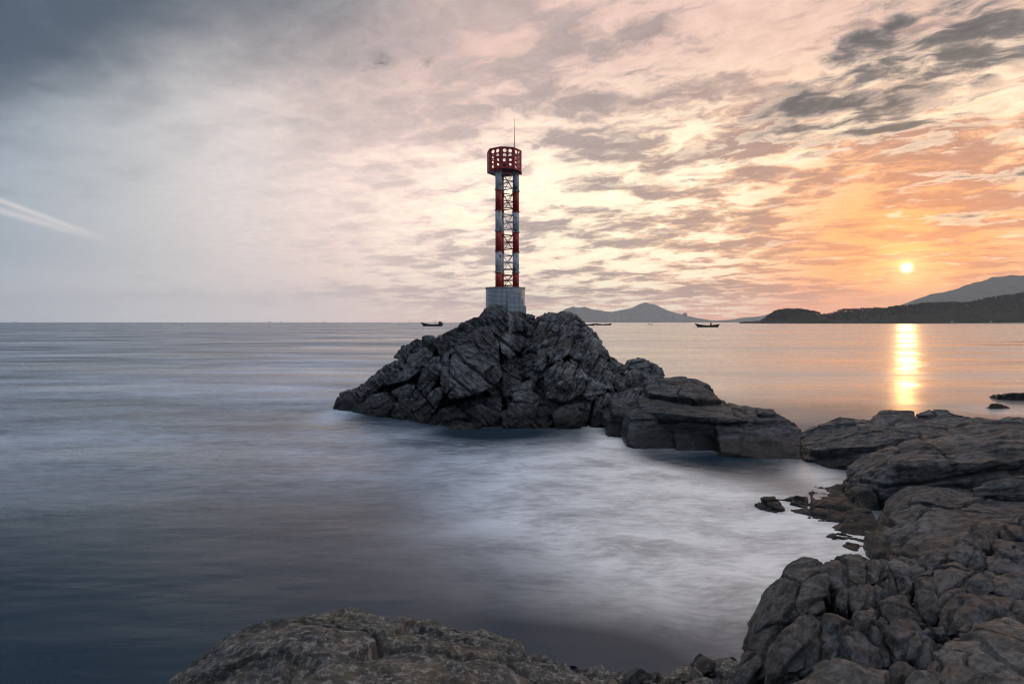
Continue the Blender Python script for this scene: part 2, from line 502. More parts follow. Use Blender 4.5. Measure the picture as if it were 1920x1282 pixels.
def hull_rock(name, groups, mat, voxel, seed, parent=None, smooth=6, relief=None, origin=None):
    """one body of rock: convex masses (lists of points) fused together, worn round, then broken by joints and weathering"""
    bm = bmesh.new()
    for pts in groups:
        vs = [bm.verts.new(p) for p in pts]
        r = bmesh.ops.convex_hull(bm, input=vs)
        bad = [e for e in set(r['geom_interior']) | set(r['geom_unused']) if isinstance(e, bmesh.types.BMVert) and e.is_valid]
        if bad: bmesh.ops.delete(bm, geom=bad, context='VERTS')
    bmesh.ops.recalc_face_normals(bm, faces=bm.faces[:])
    me = bpy.data.meshes.new('tmp'); bm.to_mesh(me); bm.free()
    ob = bpy.data.objects.new('tmp', me); COL.objects.link(ob)
    md = ob.modifiers.new('r', 'REMESH'); md.mode = 'VOXEL'; md.voxel_size = voxel
    if smooth:
        sm = ob.modifiers.new('s', 'SMOOTH'); sm.factor = 0.5; sm.iterations = smooth
    dg = bpy.context.evaluated_depsgraph_get()
    new = bpy.data.meshes.new_from_object(ob.evaluated_get(dg))
    bpy.data.objects.remove(ob); bpy.data.meshes.remove(me)
    n = len(new.vertices)
    co = np.empty(n * 3, np.float32); new.vertices.foreach_get('co', co); co = co.reshape(-1, 3)
    no = np.empty(n * 3, np.float32); new.vertex_normals.foreach_get('vector', no); no = no.reshape(-1, 3)
    co = rockify(co, no, seed, **(relief or {}))
    low_z = co[:, 2] < -0.10
    org = np.array(origin if origin is not None else (co[:, 0].mean(), co[:, 1].mean(), co[:, 2].min()), np.float32)
    new.vertices.foreach_set('co', (co - org).ravel())
    if low_z.any() and not low_z.all():          # nothing needed well under the water
        bm = bmesh.new(); bm.from_mesh(new); bm.verts.ensure_lookup_table()
        bmesh.ops.delete(bm, geom=[bm.verts[i] for i in np.nonzero(low_z)[0]], context='VERTS')
        bm.to_mesh(new); bm.free(); n = len(new.vertices)
    new.name = name
    new.update(); new.shade_smooth()
    new.materials.clear(); new.materials.append(mat)
    o = bpy.data.objects.new(name, new)
    link(o, parent)
    o.location = Vector(tuple(float(v) for v in org)) - (parent.location if parent is not None else Vector((0, 0, 0)))
    global NV
    NV += n
    return o
NV = 0

# ================================================================ the sea
def build_sea():
    m, h, b, out = material('sea_water')
    geo = h.n('ShaderNodeNewGeometry'); pos = geo.outputs['Position']
    x, y, z = h.xyz(pos)
    # swell and chop: open sea to the left, sheltered bay to the right
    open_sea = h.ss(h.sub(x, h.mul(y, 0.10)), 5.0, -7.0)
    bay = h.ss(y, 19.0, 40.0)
    w1 = h.noise(h.mapping(pos, rot=(0, 0, R(12)), scale=(0.35, 1.0, 1)), 0.55, 3, 0.5)
    w2 = h.noise(h.mapping(pos, rot=(0, 0, R(-10)), scale=(0.35, 1.0, 1)), 4.0, 4, 0.55)
    w3 = h.noise(h.mapping(pos, rot=(0, 0, R(3)), scale=(0.10, 0.42, 1)), 0.55, 4, 0.6)
    w4 = h.noise(h.mapping(pos, rot=(0, 0, R(-4)), scale=(0.016, 0.065, 1)), 1.0, 3, 0.6)
    hgt = h.add(h.mul(w1, h.add(0.022, h.mul(open_sea, 0.03))), h.add(h.mul(w2, h.add(0.002, h.mul(open_sea, 0.003))), h.add(h.mul(w3, h.mul(bay, 0.06)), h.mul(w4, h.mul(bay, 0.55)))))
    h.put(b.inputs['Normal'], h.bump(hgt, 1.0, 1.0))
    # churned, aerated water around the rocks (long, soft drifts)
    fo = None
    for (px, py, rx, ry, k) in FOAM:
        c = Pz(px, py, 0.0); sx = rx / FPX * c.y
        sy = (Pz(px, py - ry, 0).y - Pz(px, py + ry, 0).y) / 2 if py - ry > 640 else c.y * 0.5
        q = h.vm('MULTIPLY', h.vm('SUBTRACT', pos, (c.x, c.y, 0)), (1 / sx, 1 / sy, 0))
        e = h.mul(h.m('EXPONENT', h.mul(h.vm('DOT_PRODUCT', q, q), -1.0)), k)
        fo = e if fo is None else h.add(fo, e)
    wp = h.vm('ADD', pos, h.vm('SCALE', h.vm('SUBTRACT', h.noise(pos, 0.5, 2, 0.5, col=True), (0.5, 0.5, 0.5)), s=0.9))
    f1 = h.noise(h.mapping(wp, rot=(0, 0, R(25)), scale=(0.8, 1.3, 1)), 0.65, 4, 0.55)
    f2 = h.noise(h.mapping(wp, rot=(0, 0, R(32)), scale=(0.55, 1.7, 1)), 5.0, 6, 0.66)
    fn = h.add(h.mul(f1, 0.62), h.mul(f2, 0.46))
    foam = h.mul(h.m('MAXIMUM', h.m('MINIMUM', fo, 1.0), 0.0), h.ss(fn, 0.32, 0.70, 0.36, 1.0))
    # the milky veil that drifting whitecaps leave on the open sea
    veil = h.noise(h.mapping(wp, rot=(0, 0, R(8)), scale=(0.30, 0.9, 1)), 0.22, 6, 0.62)
    veil2 = h.noise(h.mapping(wp, rot=(0, 0, R(-14)), scale=(0.5, 1.6, 1)), 3.5, 5, 0.65)
    vl = h.mul(h.mul(h.ss(h.add(h.mul(veil, 0.7), h.mul(veil2, 0.35)), 0.40, 0.68), h.ss(y, 8.0, 19.0)), h.ss(open_sea, 0, 1, 0.20, 0.66))
    foam = h.m('MINIMUM', h.add(foam, h.mul(vl, h.ss(fo, -0.5, 0.0))), 1.0)
    ao = h.n('ShaderNodeAmbientOcclusion'); ao.samples = 4; ao.only_local = False; ao.inputs['Distance'].default_value = 1.3
    wash = h.mul(h.ss(ao.outputs['AO'], 0.92, 0.35), h.ss(h.add(h.mul(f1, 0.5), h.mul(f2, 0.5)), 0.42, 0.60))
    foam = h.m('MINIMUM', h.add(foam, h.mul(wash, 0.14)), 1.0)
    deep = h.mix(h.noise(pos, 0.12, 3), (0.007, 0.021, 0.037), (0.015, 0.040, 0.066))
    deep = h.mix(h.mul(bay, h.sub(1.0, open_sea)), deep, (0.62, 0.54, 0.47))  # paler, part-metallic bay: extra sky reflection put into its colour
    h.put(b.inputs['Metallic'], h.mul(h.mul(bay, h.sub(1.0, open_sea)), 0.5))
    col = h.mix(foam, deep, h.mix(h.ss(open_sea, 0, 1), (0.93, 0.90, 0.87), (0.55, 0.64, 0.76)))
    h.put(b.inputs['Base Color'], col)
    lane = h.noise(h.mapping(pos, scale=(0.03, 0.13, 1)), 0.5, 6, 0.70)
    h.put(b.inputs['Roughness'], h.m('MAXIMUM', h.add(h.mul(h.sub(lane, 0.5), 1.2), h.add(h.ss(open_sea, 0, 1, 0.27, 0.31), h.mul(foam, 0.2))), 0.10))
    b.inputs['IOR'].default_value = 1.333
    # sheet: fine near the shore, out to the horizon
    S = 13900
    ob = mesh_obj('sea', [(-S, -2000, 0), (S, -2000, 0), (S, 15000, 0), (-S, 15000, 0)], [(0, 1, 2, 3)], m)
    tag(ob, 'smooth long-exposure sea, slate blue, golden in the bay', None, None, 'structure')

FOAM = [(1135, 815, 34, 30, .9), (1160, 880, 120, 60, .95), (1010, 890, 150, 70, .75), (1300, 925, 160, 55, .85), (1420, 1010, 190, 90, 1.05), (1240, 980, 160, 70, .75),
        (1300, 1080, 260, 90, .55), (1100, 990, 260, 80, .45), (1530, 890, 60, 40, .8), (1560, 1000, 90, 70, .6), (630, 778, 40, 16, .8), (700, 806, 80, 10, .25),
        (880, 872, 110, 26, .35), (520, 740, 160, 30, .35), (740, 850, 180, 36, .45), (900, 960, 140, 50, .40), (1880, 770, 80, 10, .5), (1480, 1120, 60, 40, .35), (560, 690, 260, 24, .35),
        (1360, 866, 150, 18, -.75), (930, 812, 150, 22, -.8), (1050, 1215, 300, 60, -.25), (1210, 850, 40, 14, -.5)]
build_sea()

# ================================================================ rock
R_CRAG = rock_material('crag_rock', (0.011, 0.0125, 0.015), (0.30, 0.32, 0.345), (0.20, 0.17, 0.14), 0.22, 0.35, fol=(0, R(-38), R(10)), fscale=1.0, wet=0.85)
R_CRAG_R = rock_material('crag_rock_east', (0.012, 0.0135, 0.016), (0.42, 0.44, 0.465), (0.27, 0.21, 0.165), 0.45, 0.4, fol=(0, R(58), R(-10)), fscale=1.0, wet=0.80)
R_LEDGE = rock_material('ledge_rock', (0.011, 0.0125, 0.015), (0.165, 0.182, 0.205), (0.17, 0.15, 0.125), 0.18, 0.15, fol=(0, R(8), 0), fscale=0.9, wet=0.62)
R_SHORE = rock_material('shore_rock', (0.012, 0.013, 0.0145), (0.205, 0.22, 0.24), (0.22, 0.185, 0.15), 0.34, 0.35, fol=(R(20), R(14), R(25)), fscale=1.4, wet=0.40)
R_SLATE = rock_material('dark_foliated_rock', (0.008, 0.0095, 0.012), (0.155, 0.17, 0.19), (0.15, 0.13, 0.11), 0.16, 0.3, fol=(R(10), R(30), R(-38)), fscale=2.0, wet=0.20)
R_WET = rock_material('wet_shelf_rock', (0.014, 0.014, 0.015), (0.06, 0.063, 0.068), (0.07, 0.065, 0.06), 0.15, 0.1, fol=(0, R(10), R(30)), fscale=1.5, wet=0.9)
R_BOULDER = rock_material('lichen_boulder_rock', (0.012, 0.012, 0.012), (0.14, 0.136, 0.13), (0.22, 0.175, 0.11), 0.75, 0.92, fol=(R(10), R(6), R(20)), fscale=2.6, wet=0.05, spk_col=(0.42, 0.40, 0.37), grain=1.4)
R_PALE = rock_material('pale_granular_rock', (0.06, 0.06, 0.06), (0.28, 0.275, 0.27), (0.28, 0.22, 0.17), 0.35, 0.7, fol=(0, R(20), 0), fscale=2.2, wet=0.05)

def guano_on(mat_src):
    """the same rock with bird droppings run down the gully below the beacon"""
    m = mat_src.copy(); m.name = 'crag_rock_streaked'
    h = NT(m.node_tree)
    b = next(n for n in m.node_tree.nodes if n.type == 'BSDF_PRINCIPLED')
    src = b.inputs['Base Color'].links[0].from_socket
    pos = h.n('ShaderNodeNewGeometry').outputs['Position']
    x, y, z = h.xyz(pos)
    cx = h.add(-0.30, h.mul(h.sub(4.3, z), 0.05))
    band = h.ss(h.m('ABSOLUTE', h.sub(x, cx)), 0.42, 0.05)
    st = h.noise(h.mapping(pos, scale=(3.0, 3.0, 0.7)), 2.2, 6, 0.65)
    f = h.mul(h.mul(band, h.ss(st, 0.38, 0.54)), h.mul(h.ss(z, 2.3, 3.0), h.ss(z, 4.7, 4.3)))
    h.put(b.inputs['Base Color'], h.mix(h.mul(f, 0.9), src, (0.62, 0.62, 0.60)))
    return m
R_GUANO = guano_on(R_CRAG)

def grow(poly, k):
    cx = sum(p[0] for p in poly) / len(poly); cy = sum(p[1] for p in poly) / len(poly)
    return [(cx + (p[0] - cx) * k, cy + (p[1] - cy) * k) for p in poly]

def Yi(px, py):
    """how far the islet's sloping face stands, front at the waterline, leaning back to the summit"""
    y = 25.5 - 4.0 * (py - 575) / 225
    if px < 840: y += (840 - px) / 210 * 4.0
    if px > 1150: y -= (px - 1150) / 60 * 0.8
    return y

def face_block(poly, dY=0.0, T=1.6, k=1.07, foot=False, sh=0.85, back_dz=0.0):
    pts = []
    for px, py in grow(poly, k):
        pts.append(P(px, py, Yi(px, py) + dY))
    c = sum(pts, Vector()) / len(pts)
    back = [c + (p - c) * sh + Vector((0, T, back_dz)) for p in pts]
    low = []
    if foot:
        low = [Vector((p.x * 1.0, p.y - 0.05, -0.5)) for p in pts if p.z < c.z]
    # a belly to the face so that no block is a flat slab
    belly = [c + (c - sum(back, Vector()) / len(back)).normalized() * 0.16 * min(1.0, T)]
    return pts + back + low + belly

REL_L = dict(fol=(0, R(-38), R(10)), jt=(2.1, 1.4, 0.75), ja=0.065, jw=0.07, jd=0.22, big=0.9, ba=0.03, cd=0.05, cw=0.10, an=(0.55, 1.0, 1.35), small=0.30, sa=0.020, scd=0.030, fa=0.03, ff=1.6, layers=0.022, lf=3.2)
REL_R = dict(fol=(0, R(58), R(-10)), jt=(2.0, 1.1, 0.58), ja=0.06, jw=0.065, jd=0.22, big=0.8, ba=0.03, cd=0.05, cw=0.10, an=(0.5, 1.0, 1.4), small=0.27, sa=0.020, scd=0.030, fa=0.03, ff=1.6, layers=0.024, lf=3.4)
REL_S = dict(fol=(0, R(20), 0), big=0.75, ba=0.03, cd=0.06, cw=0.12, small=0.26, sa=0.012, scd=0.02, fa=0.035, ff=1.8, layers=0.010, lf=3.2)

def build_islet():
    base = P(930, 800, 21.8); base.z = -0.5; base.y = 24.0
    islet = empty('rock_islet', base, 'dark jagged rock islet rising from the sea under the striped beacon tower', 'rock islet')
    V = 0.0355
    # inner mass
    coreL = face_block([(648, 764), (690, 728), (770, 655), (860, 636), (920, 592), (945, 604), (942, 760), (900, 770), (830, 775), (700, 782)], dY=1.15, T=4.0, k=1.0, foot=True)
    coreR = face_block([(940, 620), (1000, 606), (1060, 602), (1108, 632), (1140, 690), (1190, 722), (1170, 764), (1100, 784), (950, 790)], dY=0.85, T=4.0, k=1.0, foot=True)
    top = face_block([(895, 596), (1015, 596), (1010, 640), (890, 640)], dY=0.3, T=2.6, k=1.0)
    hull_rock('rock_core', [coreL, coreR, top], R_CRAG, 0.06, 5, islet, 4, dict(REL_L, big=0.7, ba=0.12, cd=0.12, fa=0.10))
    L = [  # outline, proud, thickness, foot, material, relief, smoothing
        ([(908, 579), (920, 573), (943, 575), (952, 585), (950, 612), (935, 632), (912, 618), (893, 594)], -0.15, 2.2, 0, R_CRAG, REL_L, 6),
        ([(811, 643), (841, 620), (895, 592), (914, 612), (891, 634), (843, 664), (825, 668)], 0.10, 2.2, 0, R_CRAG, REL_L, 7),
        ([(845, 662), (875, 630), (912, 614), (935, 645), (937, 708), (931, 720), (900, 735), (846, 744), (842, 706)], -0.45, 2.0, 0, R_CRAG, REL_L, 5),
        ([(825, 664), (842, 658), (844, 706), (842, 736), (830, 738), (825, 695)], -0.10, 1.6, 0, R_CRAG, REL_L, 5),
        ([(795, 677), (822, 670), (826, 690), (813, 722), (791, 752), (770, 756), (787, 718)], 0.0, 1.6, 0, R_CRAG, REL_L, 6),
        ([(752, 652), (777, 636), (808, 635), (813, 645), (810, 660), (785, 664), (754, 680), (739, 671)], 0.55, 2.4, 0, R_CRAG, REL_L, 8),
        ([(768, 666), (781, 662), (796, 683), (788, 695), (766, 712), (737, 720), (756, 689)], 0.05, 1.2, 0, R_CRAG, REL_S, 14),
        ([(781, 663), (795, 652), (812, 663), (802, 685), (791, 685)], 0.12, 1.2, 0, R_CRAG, REL_S, 8),
        ([(727, 682), (752, 675), (757, 690), (738, 720), (709, 722), (704, 702)], 0.30, 1.8, 0, R_CRAG, REL_L, 7),
        ([(681, 715), (707, 702), (712, 722), (694, 744), (660, 736)], 0.20, 1.8, 1, R_CRAG, REL_L, 7),
        ([(627, 760), (636, 738), (657, 732), (681, 740), (674, 764), (642, 772)], 0.0, 1.6, 1, R_CRAG, REL_L, 6),
        ([(661, 770), (693, 741), (720, 737), (737, 758), (719, 782), (688, 792)], -0.25, 1.6, 1, R_CRAG, REL_S, 9),
        ([(733, 735), (760, 720), (778, 722), (772, 748), (752, 756)], 0.05, 1.3, 0, R_CRAG, REL_S, 8),
        ([(725, 762), (768, 750), (830, 730), (815, 768), (785, 793), (735, 794), (710, 788)], -0.05, 1.8, 1, R_CRAG, REL_L, 6),
        ([(816, 772), (881, 768), (940, 742), (938, 784), (839, 806), (805, 800)], 0.15, 1.5, 1, R_CRAG, REL_L, 6),
        ([(843, 800), (880, 795), (905, 800), (890, 812), (850, 812)], -0.2, 1.0, 1, R_CRAG, REL_L, 4),
        ([(937, 633), (950, 608), (969, 587), (990, 629), (986, 645), (969, 664), (956, 676), (940, 660)], 0.25, 1.6, 0, R_GUANO, REL_L, 6),
        ([(944, 660), (968, 664), (985, 700), (975, 735), (945, 745), (940, 700)], 0.70, 1.6, 0, R_CRAG, REL_L, 6),
        ([(944, 592), (956, 583), (975, 584), (985, 592), (980, 620), (955, 625)], -0.05, 1.2, 0, R_GUANO, REL_L, 5),
        # the eastern half
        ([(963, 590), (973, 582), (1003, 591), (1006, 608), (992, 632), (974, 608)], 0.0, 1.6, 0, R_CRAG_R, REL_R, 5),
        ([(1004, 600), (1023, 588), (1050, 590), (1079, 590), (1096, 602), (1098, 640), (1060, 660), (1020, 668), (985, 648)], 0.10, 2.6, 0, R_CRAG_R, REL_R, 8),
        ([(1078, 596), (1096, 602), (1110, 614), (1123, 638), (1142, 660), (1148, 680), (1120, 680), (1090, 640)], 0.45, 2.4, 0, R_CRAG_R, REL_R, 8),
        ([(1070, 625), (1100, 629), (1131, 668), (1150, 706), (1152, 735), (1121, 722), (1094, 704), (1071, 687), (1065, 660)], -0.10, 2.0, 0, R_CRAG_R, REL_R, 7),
        ([(1031, 664), (1062, 624), (1078, 627), (1070, 660), (1052, 674), (1031, 682)], -0.25, 1.3, 0, R_CRAG_R, REL_R, 6),
        ([(985, 650), (1020, 660), (1032, 668), (1028, 700), (1000, 715), (982, 700)], 0.25, 1.4, 0, R_CRAG, REL_R, 6),
        ([(1001, 668), (1021, 660), (1026, 685), (1017, 697), (1002, 695)], -0.10, 0.9, 0, R_CRAG, REL_S, 9),
        ([(1023, 704), (1048, 671), (1067, 689), (1083, 693), (1097, 707), (1093, 735), (1060, 755), (1024, 747)], -0.50, 1.5, 0, R_CRAG_R, dict(REL_R, big=0.62, cd=0.10), 7),
        ([(958, 729), (1003, 709), (1005, 733), (979, 744), (956, 744)], 0.05, 1.2, 0, R_CRAG, REL_S, 8),
        ([(952, 772), (967, 743), (992, 732), (1010, 745), (1003, 766), (973, 780), (955, 778)], -0.30, 1.2, 1, R_CRAG, REL_S, 9),
        ([(1008, 745), (1026, 742), (1046, 756), (1040, 790), (1005, 795), (1000, 770)], 0.10, 1.4, 1, R_CRAG, REL_L, 6),
        ([(1036, 773), (1054, 759), (1081, 759), (1092, 782), (1072, 796), (1043, 790)], -0.35, 1.2, 1, R_CRAG, REL_S, 10),
        ([(940, 775), (1000, 780), (1040, 790), (1020, 802), (950, 806)], -0.10, 1.2, 1, R_CRAG, REL_L, 5),
        ([(1060, 752), (1095, 735), (1110, 752), (1100, 785), (1085, 785)], 0.05, 1.2, 1, R_CRAG_R, REL_S, 7),
        ([(1093, 742), (1104, 726), (1120, 737), (1116, 749), (1102, 752)], -0.25, 0.9, 0, R_CRAG_R, REL_S, 8),
        ([(1095, 711), (1108, 706), (1139, 727), (1134, 740), (1118, 740), (1099, 731)], -0.20, 1.1, 0, R_CRAG_R, REL_S, 7),
        ([(1117, 744), (1143, 738), (1148, 757), (1128, 771), (1112, 775)], -0.10, 1.2, 1, R_CRAG_R, REL_S, 8),
        ([(1143, 735), (1157, 734), (1162, 755), (1146, 758)], 0.0, 1.0, 0, R_CRAG_R, REL_S, 7),
        ([(1149, 704), (1166, 703), (1174, 714), (1172, 732), (1158, 735), (1151, 728)], 0.25, 1.1, 0, R_CRAG_R, REL_S, 8),
        ([(1172, 706), (1181, 699), (1192, 718), (1176, 728)], 0.55, 1.1, 0, R_CRAG_R, REL_S, 8),
        ([(1184, 701), (1201, 696), (1223, 714), (1205, 726), (1190, 722)], 0.9, 1.4, 0, R_CRAG_R, REL_S, 9),
        ([(1142, 672), (1158, 679), (1178, 687), (1178, 697), (1150, 708)], 0.5, 1.6, 0, R_CRAG_R, REL_S, 7),
        ([(1157, 738), (1197, 728), (1202, 746), (1178, 759), (1161, 757)], 0.0, 1.3, 0, R_CRAG_R, REL_S, 8),
        ([(1180, 690), (1187, 677), (1208, 673), (1221, 679), (1227, 706), (1208, 712), (1190, 704)], 1.9, 1.6, 0, R_CRAG, REL_S, 8),
        ([(1220, 681), (1233, 683), (1243, 691), (1248, 706), (1230, 714), (1222, 700)], 1.8, 1.5, 0, R_CRAG, REL_S, 7),
        ([(1192, 712), (1240, 703), (1256, 718), (1240, 740), (1205, 738)], 1.3, 1.8, 0, R_CRAG, REL_S, 7),
        ([(1195, 720), (1235, 712), (1250, 745), (1215, 755)], 0.9, 1.8, 0, R_CRAG, REL_S, 7),
        ([(1170, 715), (1215, 712), (1240, 735), (1215, 760), (1175, 750)], 0.8, 2.0, 0, R_CRAG, REL_S, 7),
    ]
    for i, (poly, dY, T, foot, mat, rel, sm) in enumerate(L):
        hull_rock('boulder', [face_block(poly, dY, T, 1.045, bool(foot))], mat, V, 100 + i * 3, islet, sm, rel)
    return islet
islet = build_islet()

def pts_of(spec):
    """spec: (px, py, 'Y' or 'z' key, value)"""
    out = []
    for s in spec:
        out.append(P(s[0], s[1], s[3]) if s[2] == 'Y' else Pz(s[0], s[1], s[3]))
    return out

def top_block(spec, down=-0.5, flare=1.06, T=0.0):
    """flat-lying mass: its upper outline by height, carried down under water"""
    top = pts_of(spec)
    c = sum(top, Vector()) / len(top)
    low = [Vector((c.x + (p.x - c.x) * flare, c.y + (p.y - c.y) * flare, down)) for p in top]
    crown = [c + Vector((0, 0, 0.05))]
    return top + low + crown

def zt(poly, z): return [(a, b, 'z', z) for a, b in poly]

REL_LEDGE = dict(fol=(0, R(8), R(12)), jt=(4.5, 3.0, 3.0), ja=0.02, jw=0.05, jd=0.09, big=2.2, ba=0.035, cd=0.06, cw=0.05, an=(0.7, 1.0, 1.3), small=0.55, sa=0.008, scd=0.012, fa=0.06, ff=0.9, layers=0.006, lf=2.2)
def build_ledge():
    base = Vector((5.0, 18.5, -0.5))
    led = empty('rock_ledge', base, 'long low flat-topped dark rock ledge running out from the islet towards the shore', 'rock ledge')
    V = 0.036
    back = pts_of([(1210, 724, 'Y', 21.0), (1249, 708, 'Y', 21.6), (1275, 703, 'Y', 21.8), (1306, 707, 'Y', 21.6), (1334, 719, 'Y', 21.0), (1354, 752, 'Y', 20.2),
                   (1308, 748, 'Y', 19.6), (1262, 742, 'Y', 19.6), (1215, 736, 'Y', 20)])
    back = back + [Vector((p.x, p.y + 0.9, -0.4)) for p in back]
    hull_rock('boulder', [back], R_LEDGE, V, 401, led, 10, dict(REL_LEDGE, big=1.2))
    slab = top_block([(1196, 742, 'z', 1.35), (1220, 724, 'z', 1.45), (1244, 728, 'z', 1.4), (1308, 742, 'z', 1.2), (1378, 761, 'z', 1.02), (1421, 767, 'z', .98), (1450, 770, 'z', .98),
                      (1462, 790, 'z', .85), (1364, 788, 'z', .92), (1268, 776, 'z', 1.02), (1200, 768, 'z', 1.05)], -0.4, 1.0)
    hull_rock('slab', [slab], R_LEDGE, V, 402, led, 8, REL_LEDGE)
    cap = top_block([(1419, 767, 'z', 1.06), (1453, 768, 'z', 1.06), (1454, 776, 'z', 1.04), (1422, 776, 'z', 1.04)], 0.5, 1.0)
    hull_rock('slab', [cap], R_LEDGE, 0.02, 403, led, 3, dict(REL_S, big=0.9, fa=0.02))
    def front(poly, Yt, Yb, seed, sm=8, rel=REL_LEDGE, T=1.3):
        y0 = min(p[1] for p in poly); y1 = max(p[1] for p in poly)
        pts = [P(a, b, Yb + (Yt - Yb) * (y1 - b) / (y1 - y0)) for a, b in grow(poly, 1.05)]
        c = sum(pts, Vector()) / len(pts)
        pts += [c + (p - c) * 0.92 + Vector((0, T, 0)) for p in pts] + [Vector((p.x, p.y, -0.5)) for p in pts if p.z < c.z]
        pts += [c + Vector((0, -0.15, 0.05))]
        hull_rock('boulder', [pts], R_LEDGE, V, seed, led, sm, rel)
    front([(1134, 781), (1153, 762), (1191, 769), (1196, 790), (1183, 819), (1143, 806)], 21.3, 19.6, 404, 10)
    front([(1183, 781), (1215, 766), (1234, 762), (1267, 768), (1273, 808), (1266, 838), (1191, 841), (1177, 819)], 19.4, 18.0, 405, 12)
    front([(1262, 778), (1310, 778), (1364, 785), (1375, 820), (1360, 842), (1268, 848)], 18.9, 17.6, 406, 10)
    front([(1345, 786), (1410, 786), (1452, 788), (1456, 777), (1483, 792), (1497, 805), (1497, 858), (1474, 866), (1423, 848), (1355, 843)], 18.4, 16.5, 407, 9, dict(REL_LEDGE, big=2.2))
    front([(1150, 752), (1200, 748), (1212, 768), (1180, 782), (1150, 775)], 21.2, 20.0, 408, 9, REL_S)
    front([(1110, 778), (1140, 770), (1150, 795), (1135, 812), (1108, 800)], 22.2, 21.4, 409, 8, REL_S)
    return led
ledge = build_ledge()

REL_SH = dict(fol=(R(12), R(10), R(25)), jt=(3.2, 1.6, 0.8), ja=0.03, jw=0.05, jd=0.08, big=1.6, ba=0.03, cd=0.05, cw=0.05, an=(0.5, 1.0, 1.4), small=0.42, sa=0.010, scd=0.014, fa=0.045, ff=1.0, layers=0.024, lf=2.4, fine=0.010)
def build_shore():
    # low wet rocks between the ledge and the shore
    o = hull_rock('shore_rock', [top_block([(1498, 812, 'z', .35), (1535, 795, 'z', .6), (1562, 786, 'z', .75), (1600, 784, 'z', .8), (1635, 798, 'z', .75), (1675, 810, 'z', .8), (1690, 828, 'z', .8),
                                  (1617, 850, 'z', .35), (1590, 868, 'z', .2), (1552, 874, 'z', .05), (1500, 858, 'z', .05)], -.5, 1.03)], R_SHORE, .036, 501, None, 8, dict(REL_SH, big=.95, ba=.09, cd=.10))
    tag(o, 'low cracked wet rock filling the gap beside the end of the ledge', 'rock', 'rocks along the shore')
    o = hull_rock('shore_rock', [top_block([(1552, 787, 'z', .75), (1573, 777, 'z', .9), (1603, 780, 'z', .9), (1635, 786, 'z', .85), (1654, 804, 'z', .7), (1598, 797, 'z', .7)], -.5, 1.0)], R_SHORE, .036, 502, None, 8, REL_SH)
    tag(o, 'thin dark rock spur at the water edge behind the cracked wet rock', 'rock', 'rocks along the shore')
    o = hull_rock('shore_rock', [top_block([(1630, 786, 'z', .9), (1652, 770, 'z', 1.08), (1703, 771, 'z', 1.1), (1716, 770, 'z', 1.1), (1730, 796, 'z', .95), (1730, 818, 'z', .75), (1692, 828, 'z', .6), (1650, 806, 'z', .75)], -.5, 1.0)], R_SHORE, .036, 503, None, 12, REL_SH)
    tag(o, 'smooth rounded rock hump against the sun glitter', 'rock', 'rocks along the shore')
    o = hull_rock('shore_rock', [top_block([(1714, 772, 'z', 1.1), (1744, 766, 'z', 1.18), (1779, 769, 'z', 1.15), (1803, 781, 'z', 1.05), (1840, 784, 'z', 1.0), (1776, 812, 'z', .8), (1728, 818, 'z', .75)], -.5, 1.0)], R_SHORE, .036, 504, None, 12, REL_SH)
    tag(o, 'rounded rock hump split by a crack from the one in the sun glitter', 'rock', 'rocks along the shore')
    # the broad whaleback
    o = hull_rock('shore_rock', [top_block([(1617, 850, 'z', .72), (1692, 828, 'z', .95), (1779, 807, 'z', 1.12), (1833, 784, 'z', 1.32), (1888, 778, 'z', 1.4), (2010, 772, 'z', 1.5), (2200, 770, 'z', 1.6),
                                  (2250, 860, 'z', 1.35), (1923, 858, 'z', 1.2), (1790, 866, 'z', 1.05), (1685, 872, 'z', .92), (1625, 880, 'z', .62), (2250, 920, 'z', .6), (1923, 905, 'z', .5), (1828, 925, 'z', .3), (1690, 925, 'z', .2), (1654, 950, 'z', .05), (1625, 952, 'z', .02), (1597, 938, 'z', .02), (1576, 905, 'z', .05), (1582, 872, 'z', .45)], -.5, 1.02)],
                  R_SHORE, .040, 505, None, 14, dict(REL_SH, big=2.0, cd=.06, fa=.10, ff=.8, layers=.03))
    tag(o, 'broad whaleback rock slab sloping down to the water, largest on the shore', 'rock', 'rocks along the shore')
    o = hull_rock('shore_rock', [top_block([(1822, 921, 'z', .8), (1850, 905, 'z', .92), (1905, 896, 'z', 1.0), (2000, 890, 'z', 1.1), (2150, 900, 'z', 1.1), (2150, 960, 'z', .8), (1920, 935, 'z', .75)], -.4, 1.0)], R_SHORE, .03, 506, None, 9, REL_SH)
    tag(o, 'small grey rock wedge between the whaleback slab and the brown slab', 'rock', 'rocks along the shore')
    # brown-grey slab
    o = hull_rock('shore_rock', [top_block([(1668, 926, 'z', .42), (1692, 911, 'z', .62), (1709, 907, 'z', .68), (1787, 914, 'z', .75), (1822, 920, 'z', .78), (1909, 915, 'z', .85), (2100, 910, 'z', 1.0), (2150, 1030, 'z', .95),
                                  (1920, 985, 'z', .85), (1752, 1045, 'z', .62), (1698, 1062, 'z', .36), (1655, 1050, 'z', .1), (1630, 1036, 'z', .02), (1636, 990, 'z', .15), (1655, 951, 'z', .32)], -.5, 1.02)],
                  R_SHORE, .030, 507, None, 10, dict(REL_SH, jt=(3.6, 0.9, 1.2), ja=.04, jd=.10, big=1.6, ba=.04, cd=.05, fol=(R(8), R(6), R(-33)), an=(0.30, 1.1, 1.3), layers=.035, lf=1.7, fa=.06, ff=.9))
    tag(o, 'brown tinged furrowed rock slab above the foaming inlet', 'rock', 'rocks along the shore')
